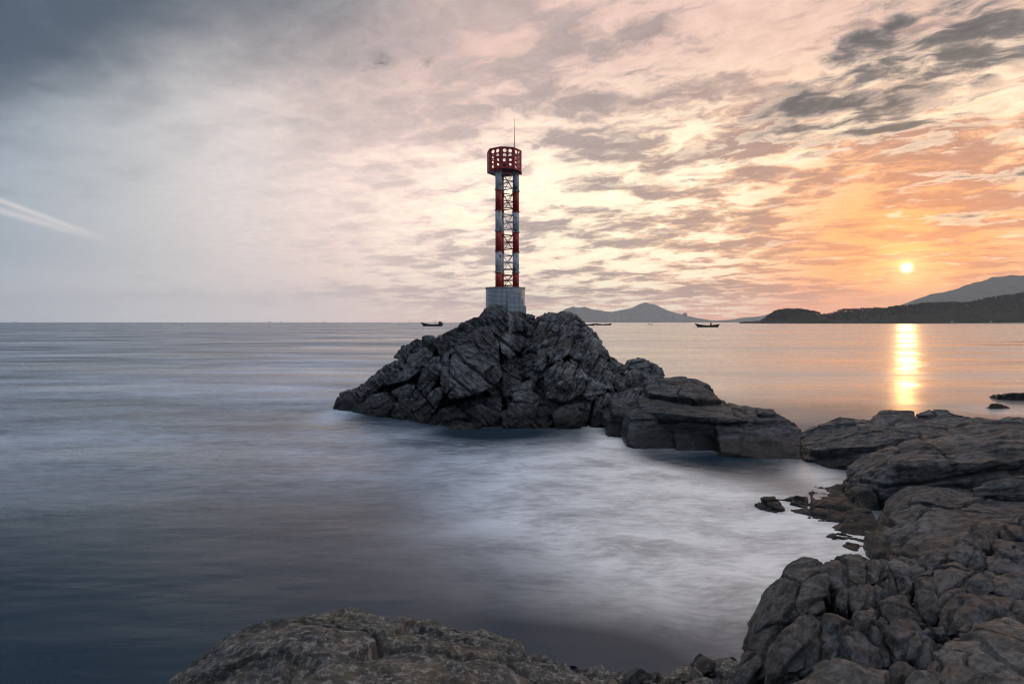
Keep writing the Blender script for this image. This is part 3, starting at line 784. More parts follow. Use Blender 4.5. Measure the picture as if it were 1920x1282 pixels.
    # wet shelf awash in the inlet
    o = hull_rock('wet_shelf', [top_block([(1455, 938, 'z', -.03), (1530, 908, 'z', .04), (1590, 908, 'z', .11), (1640, 960, 'z', .13), (1652, 1010, 'z', .07), (1635, 1045, 'z', .0), (1560, 1020, 'z', -.03), (1485, 970, 'z', -.05)], -.4, 1.0)],
                  R_WET, .022, 508, None, 5, dict(REL_SH, big=.5, ba=.05, cd=.05, fa=.055, ff=2.2, small=.2, sa=.014, layers=.03))
    tag(o, 'glistening wet rock shelf awash in the inlet', 'rock', 'rocks along the shore')
    o = hull_rock('awash_rock', [top_block([(1416, 944, 'z', .05), (1430, 935, 'z', .14), (1450, 931, 'z', .17), (1472, 952, 'z', .06), (1455, 960, 'z', .02), (1428, 957, 'z', .01)], -.3, 1.05)], R_WET, .018, 509, None, 6, dict(REL_S, big=.5))
    tag(o, 'small wet rock tip alone in the white foam of the inlet', 'rock', 'rocks in the water')
    for (spec, lab, sd) in (([(1845, 742, 'z', .0), (1870, 739, 'z', .28), (1905, 736, 'z', .40), (1960, 737, 'z', .4), (2010, 742, 'z', .1), (1940, 746, 'z', .0), (1880, 746, 'z', .0)], 'long dark reef cut by the picture edge beyond the shore rocks', 510),
                            ([(1845, 762, 'z', .05), (1856, 754, 'z', .30), (1876, 753, 'z', .33), (1897, 762, 'z', .08), (1880, 767, 'z', .0), (1856, 767, 'z', .0)], 'small dark rock poking from misty water beside the long reef', 511)):
        o = hull_rock('awash_rock', [top_block(spec, -.4, 1.05)], R_WET, .045, sd, None, 5, dict(REL_S, big=1.2))
        tag(o, lab, 'rock', 'rocks in the water')
build_shore()

REL_FG = dict(fol=(R(10), R(30), R(-38)), jt=(1.2, 0.6, 0.34), ja=0.018, jw=0.026, jd=0.065, big=0.9, ba=0.025, cd=0.03, cw=0.04, an=(0.40, 1.1, 1.4), small=0.24, sa=0.005, scd=0.008, fa=0.020, ff=2.2, layers=0.020, lf=3.6, fine=0.006)
def zf(px, py): return 0.5 + 0.35 * (px - 1450) / 450 + 0.15 * (py - 1100) / 180
def build_outcrop():
    base = Vector((4.0, 6.5, -0.5))
    oc = empty('shore_outcrop', base, 'dark outcrop of rounded foliated boulders heaped in the near corner', 'rock outcrop')
    V = 0.020
    ground = top_block([(1400, 1240, 'z', .02), (1470, 1110, 'z', .15), (1560, 1080, 'z', .35), (1650, 1068, 'z', .40), (1780, 1010, 'z', .45), (1950, 985, 'z', .5), (2250, 980, 'z', .6), (2250, 1420, 'z', .85), (1800, 1480, 'z', .8), (1380, 1420, 'z', .3)], -.5, 1.0)
    ground = [p + Vector((0, 0, -.10)) for p in ground]
    hull_rock('rock_core', [ground], R_SLATE, .034, 601, oc, 4, dict(REL_FG, big=.7, ba=.08, cd=.06, fa=.08))
    inland = [Vector(v) for v in ((6.6, 6.9, .35), (6.2, 4.6, .45), (6.0, 2.0, .5), (11.5, 12.2, .8), (18, 14, 1.3), (20, 8, 1.8), (18, 1, 1.8), (9, 0, .9), (10, 6, 1.05), (13, 10, 1.2))]
    hull_rock('rock_core', [inland + [Vector((p.x, p.y, -.5)) for p in inland]], R_SHORE, .07, 603, oc, 3, dict(REL_SH, ba=.10, cd=.12, big=1.1, fa=.10))
    Fa = top_block([(1503, 1042, 'z', .85), (1473, 1053, 'z', .76), (1533, 1048, 'z', .86), (1552, 1063, 'z', .82), (1442, 1088, 'z', .5), (1424, 1124, 'z', .3), (1408, 1166, 'z', .13), (1392, 1216, 'z', .0),
                    (1549, 1090, 'z', .88), (1553, 1143, 'z', .72), (1494, 1158, 'z', .74), (1442, 1224, 'z', .40)], -.5, 1.0)
    hull_rock('boulder', [Fa], R_SHORE, V, 602, oc, 14, dict(REL_FG, big=.75, cd=.05))
    blocks = [  # outline, rise over the slope, material, smoothing
        ([(1551, 1062), (1567, 1045), (1591, 1038), (1612, 1035), (1642, 1050), (1664, 1073), (1642, 1089), (1591, 1119), (1558, 1089)], .22, R_SHORE, 12),
        ([(1661, 1064), (1672, 1053), (1716, 1072), (1714, 1083), (1678, 1087)], .06, R_SHORE, 10),
        ([(1558, 1094), (1582, 1090), (1586, 1130), (1566, 1138)], .12, R_SLATE, 9),
        ([(1592, 1118), (1625, 1095), (1642, 1108), (1632, 1138), (1604, 1148)], .05, R_SLATE, 9),
        ([(1640, 1095), (1672, 1080), (1682, 1110), (1660, 1132), (1640, 1125)], .10, R_SLATE, 10),
        ([(1680, 1086), (1716, 1078), (1722, 1104), (1690, 1112)], .03, R_SLATE, 8),
        ([(1488, 1155), (1509, 1140), (1549, 1159), (1550, 1225), (1521, 1250), (1440, 1262), (1438, 1225), (1470, 1178)], .12, R_SLATE, 9),
        ([(1546, 1153), (1582, 1163), (1602, 1181), (1686, 1240), (1627, 1254), (1558, 1236), (1556, 1190)], .05, R_SLATE, 9),
        ([(1600, 1150), (1640, 1140), (1668, 1168), (1690, 1215), (1660, 1222), (1614, 1182)], .06, R_SLATE, 9),
        ([(1646, 1126), (1696, 1119), (1722, 1153), (1732, 1170), (1669, 1164)], .10, R_SLATE, 8),
        ([(1719, 1108), (1748, 1110), (1768, 1135), (1762, 1174), (1728, 1155)], .08, R_SLATE, 9),
        ([(1667, 1167), (1715, 1171), (1747, 1208), (1735, 1248), (1690, 1236), (1664, 1186)], .12, R_SLATE, 10),
        ([(1712, 1082), (1740, 1062), (1758, 1068), (1762, 1110), (1736, 1116), (1716, 1104)], .10, R_SLATE, 9),
        ([(1755, 1063), (1790, 1053), (1856, 1080), (1862, 1107), (1793, 1108), (1766, 1119), (1752, 1082)], .10, R_SLATE, 8),
        ([(1767, 1130), (1793, 1107), (1895, 1119), (1905, 1150), (1823, 1182), (1761, 1188)], .14, R_SLATE, 9),
        ([(1752, 1216), (1811, 1172), (1884, 1160), (1960, 1190), (2000, 1330), (1854, 1330), (1785, 1245)], .16, R_PALE, 9),
        ([(1730, 1185), (1765, 1180), (1765, 1215), (1745, 1205)], .0, R_SLATE, 8),
        ([(1430, 1300), (1509, 1256), (1545, 1234), (1603, 1249), (1668, 1256), (1672, 1300), (1560, 1330)], .10, R_PALE, 7),
        ([(1664, 1252), (1678, 1238), (1703, 1240), (1738, 1265), (1716, 1290), (1669, 1284)], .16, R_SLATE, 10),
        ([(1735, 1245), (1765, 1240), (1770, 1262), (1745, 1270)], .10, R_SLATE, 9),
        ([(1760, 1266), (1772, 1247), (1805, 1244), (1826, 1262), (1850, 1288), (1811, 1310), (1772, 1300)], .22, R_PALE, 7),
        ([(1712, 1284), (1740, 1266), (1765, 1272), (1775, 1300), (1720, 1310)], .16, R_PALE, 9),
        ([(1816, 1004), (1854, 982), (1872, 1004), (1856, 1030), (1832, 1024)], .14, R_SLATE, 10),
        ([(1874, 992), (1920, 964), (1990, 966), (1980, 1010), (1886, 1010)], .16, R_SLATE, 10),
        ([(1780, 1030), (1815, 1010), (1836, 1026), (1850, 1056), (1822, 1066), (1782, 1050)], .08, R_SLATE, 9),
        ([(1846, 1036), (1920, 1042), (1990, 1050), (1980, 1085), (1860, 1072), (1850, 1056)], .10, R_SLATE, 8),
        ([(1860, 1010), (1900, 1012), (1960, 1020), (1960, 1042), (1866, 1034)], .05, R_SLATE, 8),
        ([(1862, 1082), (1930, 1086), (2000, 1095), (2000, 1130), (1900, 1122), (1864, 1106)], .08, R_SLATE, 8),
        ([(1905, 1125), (1960, 1130), (2010, 1150), (2010, 1200), (1930, 1186), (1900, 1155)], .12, R_SLATE, 8),
        ([(1730, 1050), (1760, 1030), (1785, 1040), (1772, 1062), (1745, 1068)], .06, R_SHORE, 9),
        ([(1700, 1065), (1735, 1040), (1750, 1062), (1722, 1078)], .04, R_SHORE, 9),
        ([(1392, 1222), (1440, 1226), (1438, 1262), (1400, 1290), (1370, 1280)], -.18, R_SLATE, 8),
    ]
    rng = random.Random(8)
    for i, (poly, dz, mat, sm) in enumerate(blocks):
        gx, gy = rng.uniform(-.10, .10), rng.uniform(-.04, .14); dz += rng.uniform(-.05, .07)
        cx = sum(p[0] for p in poly) / len(poly); cy = sum(p[1] for p in poly) / len(poly)
        wx = max(p[0] for p in poly) - min(p[0] for p in poly)
        spec = [(a, b, 'z', zf(cx, cy) + dz + gx * (a - cx) / wx - gy * (b - cy) / wx) for a, b in grow(poly, 1.07)]
        top = pts_of(spec); c = sum(top, Vector()) / len(top)
        crown = [c + (p - c) * .55 + Vector((0, 0, .06)) for p in top]
        low = [c + (p - c) * 1.02 + Vector((0, 0, -.55)) for p in top]
        hull_rock('boulder', [top + low + crown], mat, V, 620 + i * 3, oc, max(3, sm - 4), REL_FG)
    # loose stones lodged in the gaps
    for i in range(40):
        px, py = rng.uniform(1500, 1900), rng.uniform(1075, 1275)
        z = zf(px, py) + rng.uniform(-.02, .05); c = Pz(px, py, z); r = rng.uniform(.03, .075)
        pts = []
        for k in range(14):
            d = Vector((rng.gauss(0, 1), rng.gauss(0, 1), rng.gauss(0, .8))).normalized()
            pts.append(c + Vector((d.x * r * 1.2, d.y * r, d.z * r * .8)))
        hull_rock('stone', [pts], (R_SLATE, R_PALE, R_SHORE)[i % 3], .012, 900 + i, oc, 3, dict(fa=.006, ff=6, big=.2, ba=.003, cd=.003, small=0, layers=0, fine=.002))
    return oc
build_outcrop()

def build_near():
    # the lichen-spotted boulder under the tripod
    crest = [(280, 1300, 4.4), (372, 1228, 4.75), (450, 1184, 4.95), (530, 1162, 5.0), (600, 1153, 5.05), (660, 1145, 5.05), (725, 1152, 5.05), (800, 1166, 5.0), (880, 1180, 4.95), (950, 1204, 4.9), (1010, 1230, 4.8), (1075, 1262, 4.65), (1130, 1290, 4.5)]
    pts = [P(*c) for c in crest]
    pts += [Vector((p.x * 1.08, p.y + .7, -.4)) for p in pts]
    pts += [Vector((x, y, z)) for x, y, z in ((-2.9, 3.6, .9), (-2.2, 3.2, 1.45), (-1.2, 3.3, 1.80), (-.2, 3.4, 1.78), (.5, 3.4, 1.4), (-2.4, 2.2, 1.2), (-1, 2.0, 1.75), (.3, 2.0, 1.5), (.7, 2.4, 1.0), (-2.6, 1.8, -.4), (.9, 1.8, -.4))]
    o = hull_rock('near_boulder', [pts], R_BOULDER, .017, 701, None, 22, dict(fol=(R(10), R(6), R(20)), jt=(2.4, 0.75, 2.0), ja=.035, jw=.03, jd=.07, big=.9, ba=.03, cd=.07, cw=.04, an=(.4, 1.2, 1.0), small=.24, sa=.010, scd=.010, fa=.05, ff=1.9, layers=.020, lf=4.5, fine=.010))
    tag(o, 'big rounded lichen speckled boulder along the bottom edge', 'rock', 'rocks along the shore')
    low = empty('low_rubble', (1.6, 5.6, -.3), 'low brown rubble at the water between the lichen boulder and the outcrop', 'rubble')
    rng = random.Random(3)
    for i, (px, py, w, hgt, z) in enumerate(((1060, 1252, 60, 36, .36), (1110, 1262, 64, 34, .32), (1158, 1268, 62, 32, .28), (1205, 1276, 62, 30, .24), (1250, 1272, 58, 30, .22), (1285, 1262, 60, 30, .16), (1330, 1244, 60, 34, .18),
                                    (1370, 1250, 50, 36, .20), (1310, 1285, 70, 34, .25), (1360, 1290, 70, 40, .3), (1130, 1300, 90, 40, .3), (1220, 1305, 90, 40, .25), (1030, 1300, 80, 40, .4), (1290, 1320, 120, 50, .3), (1050, 1340, 160, 60, .4))):
        n = 8
        poly = [(px + w * .55 * math.cos(2 * math.pi * k / n + .3) * rng.uniform(.8, 1.15), py + hgt * .55 * math.sin(2 * math.pi * k / n + .3) * rng.uniform(.8, 1.15)) for k in range(n)]
        hull_rock('stone', [top_block(zt(poly, z), -.4, 1.1)], R_BOULDER if i % 3 else R_SLATE, .017, 720 + i, low, 8, dict(REL_FG, big=.3, fa=.04))
build_near()
print('ROCKS', NV, round(time.time() - T0, 1))

# ================================================================ the beacon tower
RED = plain('red_paint', (0.36, 0.028, 0.022), 0.45, 0, 0.22, 5.0)
def peeled_white():
    m, h, b, out = material('peeling_white_paint')
    pos = h.n('ShaderNodeNewGeometry').outputs['Position']
    n = h.noise(h.mapping(pos, scale=(1, 1, 0.6)), 5.5, 7, 0.68)
    n2 = h.noise(pos, 22, 4, 0.7)
    peel = h.ss(h.add(n, h.mul(n2, 0.18)), 0.62, 0.70)
    col = h.mix(n2, (0.44, 0.48, 0.52), (0.62, 0.65, 0.68))
    col = h.mix(peel, col, h.mix(n2, (0.035, 0.035, 0.038), (0.13, 0.10, 0.085)))
    h.put(b.inputs['Base Color'], col); b.inputs['Roughness'].default_value = 0.6
    h.put(b.inputs['Normal'], h.bump(peel, 0.4, -0.01))
    return m
WHITE = peeled_white()
def faded_red():
    m, h, b, out = material('faded_red_steel')
    pos = h.n('ShaderNodeNewGeometry').outputs['Position']
    n = h.noise(pos, 2.2, 6, 0.62)
    col = h.mix(h.ss(n, 0.30, 0.50), (0.16, 0.085, 0.08), (0.52, 0.055, 0.06))
    h.put(b.inputs['Base Color'], col); b.inputs['Roughness'].default_value = 0.5
    return m
FADED = faded_red()
STEEL = plain('dark_galvanised_steel', (0.10, 0.10, 0.105), 0.5, 0.4, 0.3, 8.0)
def mosaic(cyl):
    m, h, b, out = material('white_mosaic_drum' if cyl else 'white_mosaic_block')
    tc = h.n('ShaderNodeTexCoord').outputs['Object']
    x, y, z = h.xyz(tc)
    if cyl:
        u = h.mul(h.m('ARCTAN2', y, x), 0.90)
    else:
        nx, ny, nz = h.xyz(h.n('ShaderNodeNewGeometry').outputs['Normal'])
        side = h.m('GREATER_THAN', h.m('ABSOLUTE', nx), 0.7)
        u = h.add(h.mul(x, h.sub(1.0, side)), h.mul(y, side))
    br = h.n('ShaderNodeTexBrick'); br.offset = 0.0
    h.put(br.inputs['Vector'], h.vec(u, z, 0.0))
    for k, v in (('Scale', 1.0), ('Mortar Size', 0.007), ('Mortar Smooth', 0.2), ('Brick Width', 0.0565), ('Row Height', 0.0565)):
        br.inputs[k].default_value = v
    br.inputs['Color1'].default_value = (0.60, 0.64, 0.68, 1); br.inputs['Color2'].default_value = (0.72, 0.76, 0.80, 1)
    br.inputs['Mortar'].default_value = (0.14, 0.15, 0.16, 1)
    n = h.noise(tc, 2.5, 5, 0.6)
    h.put(b.inputs['Base Color'], h.mix(h.ss(n, 0.55, 0.75, 0, 0.45), br.outputs['Color'], (0.22, 0.22, 0.21)))
    b.inputs['Roughness'].default_value = 0.35
    h.put(b.inputs['Normal'], h.bump(br.outputs['Fac'], 0.5, -0.01))
    return m
TILE_D, TILE_B = mosaic(True), mosaic(False)
CONC = plain('old_concrete', (0.30, 0.30, 0.30), 0.85, 0, 0.3, 7.0, 0.2)

def build_tower():
    C0 = Vector((-0.30, 26.0, 3.7))
    KT = 1.023
    tw = empty('beacon_tower', (C0.x * KT, C0.y * KT, EYE + (C0.z - EYE) * KT), 'red and white striped lattice beacon tower with a perforated top cage', 'beacon')
    tw.scale = (KT, KT, KT)
    loc = lambda x, y, z: Vector((x, y, z)) - C0
    ZB = 5.56
    # tiled drum with a stepped side block
    n = 40; mb = MB()
    mb.prism([(0.90 * math.cos(2 * math.pi * i / n), 0.90 * math.sin(2 * math.pi * i / n)) for i in range(n)], 0, ZB - 3.7)
    drum = mb.build('drum', TILE_D, tw)
    rim = MB().prism([(0.915 * math.cos(2 * math.pi * i / n), 0.915 * math.sin(2 * math.pi * i / n)) for i in range(n)], ZB - 3.7 - 0.05, ZB - 3.7 + 0.012)
    rim.build('rim', CONC, drum)
    for i, (x1, z1, yf) in enumerate(((.40, 5.30, 25.02), (.50, 5.01, 24.98), (.62, 4.72, 24.94))):
        x0 = -.17 - .004 * i
        st = MB(); st.box(((x1 - x0) / 2, 0, (z1 - 3.6) / 2), (x1 - x0, 1.0 + .01 * i, z1 - 3.6))
        o = st.build('step', TILE_B, tw); o.location = loc(x0, yf + .5, 3.6)
    vent = MB().tube((0, -.03, 0), (0, .05, 0), .022, n=10).build('drain_pipe', STEEL, tw)
    vent.location = loc(.02, 25.0, 4.98)
    legs = [Vector((-.605, 25.6, 0)), Vector((.175, 26.0, 0)), Vector((-.52, 26.45, 0))]
    Z = [5.56, 6.257, 7.20, 8.107, 9.036, 9.968, 10.90]
    cols = [RED, WHITE, RED, WHITE, RED, WHITE]
    secs = []
    for lg in legs:
        core = MB().tube(loc(lg.x, lg.y, 5.5), loc(lg.x, lg.y, 10.95), .120, n=16).build('leg', STEEL, tw, True)
        for k in range(6):
            t = MB()
            t.tube(loc(lg.x, lg.y, Z[k] + .01), loc(lg.x, lg.y, Z[k + 1] - .012), .146, n=24)
            o = t.build('leg_section', cols[k], core)
            for p in o.data.polygons: p.use_smooth = len(p.vertices) == 4
            f = MB()
            f.tube(loc(lg.x, lg.y, Z[k] - .012), loc(lg.x, lg.y, Z[k] + .022), .166, n=20)
            for q in range(8):
                a = 2 * math.pi * q / 8
                c = loc(lg.x + .162 * math.cos(a), lg.y + .162 * math.sin(a), Z[k] - .03)
                f.tube(c, c + Vector((0, 0, .07)), .012, n=6)
            f.build('flange', cols[k], core)
    # lattice between the legs
    rng = random.Random(2)
    for (a, b) in ((0, 1), (1, 2), (2, 0)):
        A, B = legs[a], legs[b]
        d = (B - A).normalized()
        A2, B2 = A + d * .13, B - d * .13
        for k in range(6):
            z0, z1 = Z[k], Z[k + 1]
            for q in range(3):
                z = z0 + (z1 - z0) * (q + .5) / 3
                MB().tube(loc(A2.x, A2.y, z), loc(B2.x, B2.y, z), .021, n=6).build('brace_bar', cols[k], tw)
            up = [(A2, z0 + .06, B2, z1 - .06), (B2, z0 + .06, A2, z1 - .06)]
            if k == 0 and (a, b) == (0, 1): up = up[:1]
            if k == 1 and (a, b) == (1, 2): up = up[1:]
            for (p, za, q2, zb) in up:
                MB().tube(loc(p.x, p.y, za), loc(q2.x, q2.y, zb), .0155, n=6).build('brace_bar', cols[k], tw)
            for L_, zz in ((A2, z0 + .06), (B2, z1 - .06)):
                MB().box(loc(L_.x, L_.y, zz), (.09, .09, .10)).build('gusset_plate', cols[k], tw)
    # platform under the cage
    cc = Vector((-.354, 26.05, 0)); Rr, H, zb = .785, .93, 10.86
    rot0 = math.radians(-90 + 12 - 22.5)
    oct_ = [(cc.x + Rr * math.cos(rot0 + k * math.pi / 4), cc.y + Rr * math.sin(rot0 + k * math.pi / 4)) for k in range(8)]
    fl = MB().prism([tuple((loc(cc.x + (x - cc.x) * .97, cc.y + (y - cc.y) * .97, 0)).xy) for x, y in oct_], zb + .015 - 3.7, zb + .04 - 3.7)
    fl.build('platform', STEEL, tw)
    for (a, b) in ((0, 1), (1, 2), (2, 0)):
        A, B = legs[a], legs[b]; d = (B - A).normalized(); A3, B3 = A - d * .30, B + d * .30
        ang = math.atan2(d.y, d.x)
        m = MB(); m.box(loc((A3.x + B3.x) / 2, (A3.y + B3.y) / 2, zb - .045), ((B3 - A3).length, .07, .10), Matrix.Rotation(ang, 3, 'Z'))
        m.build('beam', FADED, tw)
    # eight perforated panels
    def panel():
        a = 2 * Rr * math.sin(math.pi / 8) - .006; th = .016
        us = [-a / 2, 0, a / 2]; cu = [-a * .21, a * .21]
        r = .083; vc = [.145 + .213 * k for k in range(4)]
        vs = [0] + [(vc[k] + vc[k + 1]) / 2 for k in range(3)] + [H]
        V, F = [], []; N = 24
        for i in range(2):
            for j in range(4):
                ang = [2 * math.pi * q / N for q in range(N)]
                sq, ci = [], []
                for t in ang:
                    c, s = math.cos(t), math.sin(t)
                    x0, x1, y0, y1 = us[i] - cu[i], us[i + 1] - cu[i], vs[j] - vc[j], vs[j + 1] - vc[j]
                    k = min((x1 / c if c > 1e-6 else x0 / c if c < -1e-6 else 9), (y1 / s if s > 1e-6 else y0 / s if s < -1e-6 else 9))
                    sq.append((cu[i] + k * c, vc[j] + k * s)); ci.append((cu[i] + r * c, vc[j] + r * s))
                # snap nearest samples onto the four corners
                for cxn, cyn in ((us[i], vs[j]), (us[i + 1], vs[j]), (us[i], vs[j + 1]), (us[i + 1], vs[j + 1])):
                    m = min(range(N), key=lambda q: (sq[q][0] - cxn) ** 2 + (sq[q][1] - cyn) ** 2); sq[m] = (cxn, cyn)
                b0 = len(V)
                for yy in (0, th):
                    V += [Vector((p[0], yy, p[1])) for p in sq] + [Vector((p[0], yy, p[1])) for p in ci]
                for q in range(N):
                    w = (q + 1) % N
                    F.append((b0 + q, b0 + w, b0 + N + w, b0 + N + q))
                    F.append((b0 + 2 * N + w, b0 + 2 * N + q, b0 + 3 * N + q, b0 + 3 * N + w))
                    F.append((b0 + N + q, b0 + N + w, b0 + 3 * N + w, b0 + 3 * N + q))
        # outer edges
        e = MB(); e.v, e.f = V, F
        me = bpy.data.meshes.new('panel'); me.from_pydata([tuple(v) for v in V], [], F); me.update(); me.materials.append(FADED)
        return me
    pm = panel()
    for k in range(8):
        x0, y0 = oct_[k]; x1, y1 = oct_[(k + 1) % 8]
        o = link(bpy.data.objects.new('panel', pm), tw)
        o.location = loc((x0 + x1) / 2, (y0 + y1) / 2, zb); o.rotation_euler = (0, 0, math.atan2(y1 - y0, x1 - x0))
        cp = MB().box(loc(x0, y0, zb + H / 2), (.035, .035, H + .02), Matrix.Rotation(math.atan2(y0 - cc.y, x0 - cc.x), 3, 'Z')).build('corner_post', FADED, tw)
        for zz in (zb + .012, zb + H - .0):
            MB().box(loc((x0 + x1) / 2, (y0 + y1) / 2, zz), (math.hypot(x1 - x0, y1 - y0), .045, .035), Matrix.Rotation(math.atan2(y1 - y0, x1 - x0), 3, 'Z')).build('edge_rail', FADED, tw)
    lamp = MB().tube(loc(cc.x, cc.y, zb + .04), loc(cc.x, cc.y, zb + .30), .09, .07, n=12).tube(loc(cc.x, cc.y, zb + .30), loc(cc.x, cc.y, zb + .46), .10, .08, n=12)
    lamp.build('lantern', STEEL, tw)
    rod = MB().tube(loc(.12, 26.35, zb), loc(.12, 26.35, 12.5), .020, .016, n=8).tube(loc(.12, 26.35, 12.5), loc(.12, 26.35, 13.48), .014, .004, n=8)
    rod.build('lightning_rod', STEEL, tw)
build_tower()

# ================================================================ boats
HULL = plain('dark_hull_paint', (0.012, 0.014, 0.017), 0.6, 0, 0.3, 0.5)
DECK = plain('weathered_deck', (0.07, 0.065, 0.06), 0.8, 0, 0.3, 0.7)
MAST = plain('boat_mast', (0.05, 0.045, 0.04), 0.7, 0, 0.2, 1.0)

def hull_mesh(L, beam, bow, mid, stern, name, parent):
    """open wooden hull, bow towards -x, sheer sweeping up at both ends"""
    N, Mq = 18, 7
    V, F = [], []
    for i in range(N + 1):
        t = i / N
        sheer = mid + (bow - mid) * max(0, 1 - t / .55) ** 1.9 + (stern - mid) * max(0, (t - .55) / .45) ** 1.7
        wdt = beam / 2 * min(1, (math.sin(math.pi * min(t, .5)) ** .75 if t < .5 else 1 - .35 * ((t - .5) / .5) ** 2))
        for j in range(Mq):
            s = j / (Mq - 1) * 2 - 1
            a = abs(s)
            zz = -0.25 + (sheer + .25) * a ** 2.2
            rake_b = (1 - t) ** 3 * bow * .85 * (a ** 2.2)
            rake_s = t ** 4 * stern * .5 * (a ** 2.2)
            x = (t - .5) * L * .90 + (-rake_b + rake_s)
            V.append(Vector((x, s * wdt * (0.45 + .55 * a), zz)))
    for i in range(N):
        for j in range(Mq - 1):
            q = i * Mq + j
            F.append((q, q + 1, q + Mq + 1, q + Mq))
    F.append(tuple(range(Mq - 1, -1, -1))); F.append(tuple(N * Mq + j for j in range(Mq)))
    h = mesh_obj(name, V, F, HULL, parent, True)
    D = []; DF = []
    for i in range(1, N):
        t = i / N
        e0, e1 = V[i * Mq], V[i * Mq + Mq - 1]
        D += [Vector((e0.x, e0.y * .96, mid * .75)), Vector((e1.x, e1.y * .96, mid * .75))]
    for i in range(N - 2): DF.append((2 * i, 2 * i + 1, 2 * i + 3, 2 * i + 2))
    mesh_obj('deck', D, DF, DECK, parent)
    G = MB()
    for sd in (0, Mq - 1):
        for i in range(N): G.tube(V[i * Mq + sd], V[(i + 1) * Mq + sd], .012 * L / 2, n=5)
    G.build('gunwale', HULL, parent)
    return h

def boat(px0, px1, wl, bowpx, midpx, sternpx, label, rz=0.0, mast=None, cabin=None, flip=False):
    Y = EYE * FPX / (wl - HOR); c = P((px0 + px1) / 2, wl, Y); k = Y / FPX
    L = (px1 - px0) * k
    b = empty('fishing_boat', (c.x, c.y, 0), label, 'boat', 'boats moored in the bay')
    b.rotation_euler = (0, 0, rz + (math.pi if flip else 0))
    hull_mesh(L, L * .24, bowpx * k, midpx * k, sternpx * k, 'hull', b)
    MB().box((-L * .30, 0, midpx * k * .85), (L * .10, L * .12, midpx * k * .5)).build('bow_locker', DECK, b)
    MB().box((L * .1, 0, midpx * k * .8), (L * .02, L * .22, .12)).build('thwart', DECK, b)
    if cabin:
        x, w, hh = cabin
        m = MB().box((x * L, 0, midpx * k * .75 + hh * k / 2), (w * L, L * .12, hh * k)).box((x * L, 0, midpx * k * .75 + hh * k + .1), (w * L * 1.2, L * .15, .18))
        m.build('wheelhouse', HULL, b)
    if mast:
        x, hh, bm = mast
        MB().tube((x * L, 0, midpx * k * .5), (x * L, 0, hh * k), .009 * L, .005 * L, n=6).build('mast', MAST, b)
        if bm: MB().tube((x * L, 0, hh * k * .52), ((x - bm[0]) * L, 0, bm[1] * k), .006 * L, .004 * L, n=5).build('boom', MAST, b)
    return b
boat(792.5, 830.5, 611.6, 7.5, 3.2, 5.2, 'dark fishing boat with mast and boom on the open water beside the islet', 0.05, mast=(.15, 12.5, (.19, 11.5)), cabin=(.36, .16, 6.0))
boat(1306.5, 1347.5, 613.4, 6.9, 3.4, 5.6, 'large dark open boat moored in the golden bay before the low headland', -0.06, cabin=(.14, .04, 5.2))
boat(1116.5, 1146.5, 609.8, 4.0, 2.0, 3.8, 'dark boat with a thin mast just clear of the islet slope', 0.04, mast=(.12, 9.0, None))
boat(1086, 1116, 610.5, 4.0, 2.4, 4.2, 'dark boat half hidden behind the islet slope', 0.08)
boat(1215.5, 1224.0, 608.9, 1.9, 1.1, 1.6, 'small dark rowing boat alone under the distant mountain peak', 0.0)
boat(1225, 1231, 604.95, .9, .6, .8, 'tiny dark boat close to the far city shore', 0.0)

SHIP = plain('hazy_ship_paint', (0.06, 0.065, 0.07), 0.7, 0, 0.2, 0.02)
for i, (px, w, hh, lab) in enumerate(((27, 9, 1.6, 'faint cargo ship on the horizon, leftmost of all'), (505, 6, 1.9, 'faint ship on the horizon, left one of the close pair'),
                                      (527, 4, 2.2, 'faint ship on the horizon, right one of the close pair'), (608, 4, 2.2, 'faint small ship on the horizon between the pair and the masted boat'),
                                      (768, 4, 1.5, 'faint tiny ship on the horizon just before the masted boat'))):
    Y = 7000; k = Y / FPX; c = P(px, HOR, Y)
    s = empty('cargo_ship', (c.x, c.y, 0), lab, 'ship', 'ships on the horizon')
    Lm = w * k; hb = hh * k * .5
    prof = [(-Lm / 2, hb), (-Lm * .46, -1), (Lm * .48, -1), (Lm / 2, hb * .9)]
    V = [Vector((x, y, z)) for y in (-Lm * .07, Lm * .07) for x, z in prof]
    mesh_obj('hull', V, [(0, 1, 2, 3), (7, 6, 5, 4), (0, 4, 5, 1), (1, 5, 6, 2), (2, 6, 7, 3), (3, 7, 4, 0)], SHIP, s)
    MB().box((Lm * .34, 0, hb + hb * .55), (Lm * .16, Lm * .11, hb * 1.1)).build('superstructure', SHIP, s)
    MB().tube((Lm * .34, 0, hb * 2), (Lm * .34, 0, hb * 2.8), Lm * .01, n=5).build('mast', SHIP, s)
BUOY = plain('buoy_paint', (0.03, 0.03, 0.035), 0.6, 0, 0.2, 1)
by = Pz(342, 610.5, 0)
bo = empty('marker_buoy', by, 'tiny dark marker buoy alone on the open sea', 'buoy')
MB().tube((0, 0, -.4), (0, 0, .6), .9, .7, n=12).build('float', BUOY, bo)
MB().tube((0, 0, .6), (0, 0, 1.7), .12, .08, n=6).build('staff', BUOY, bo)

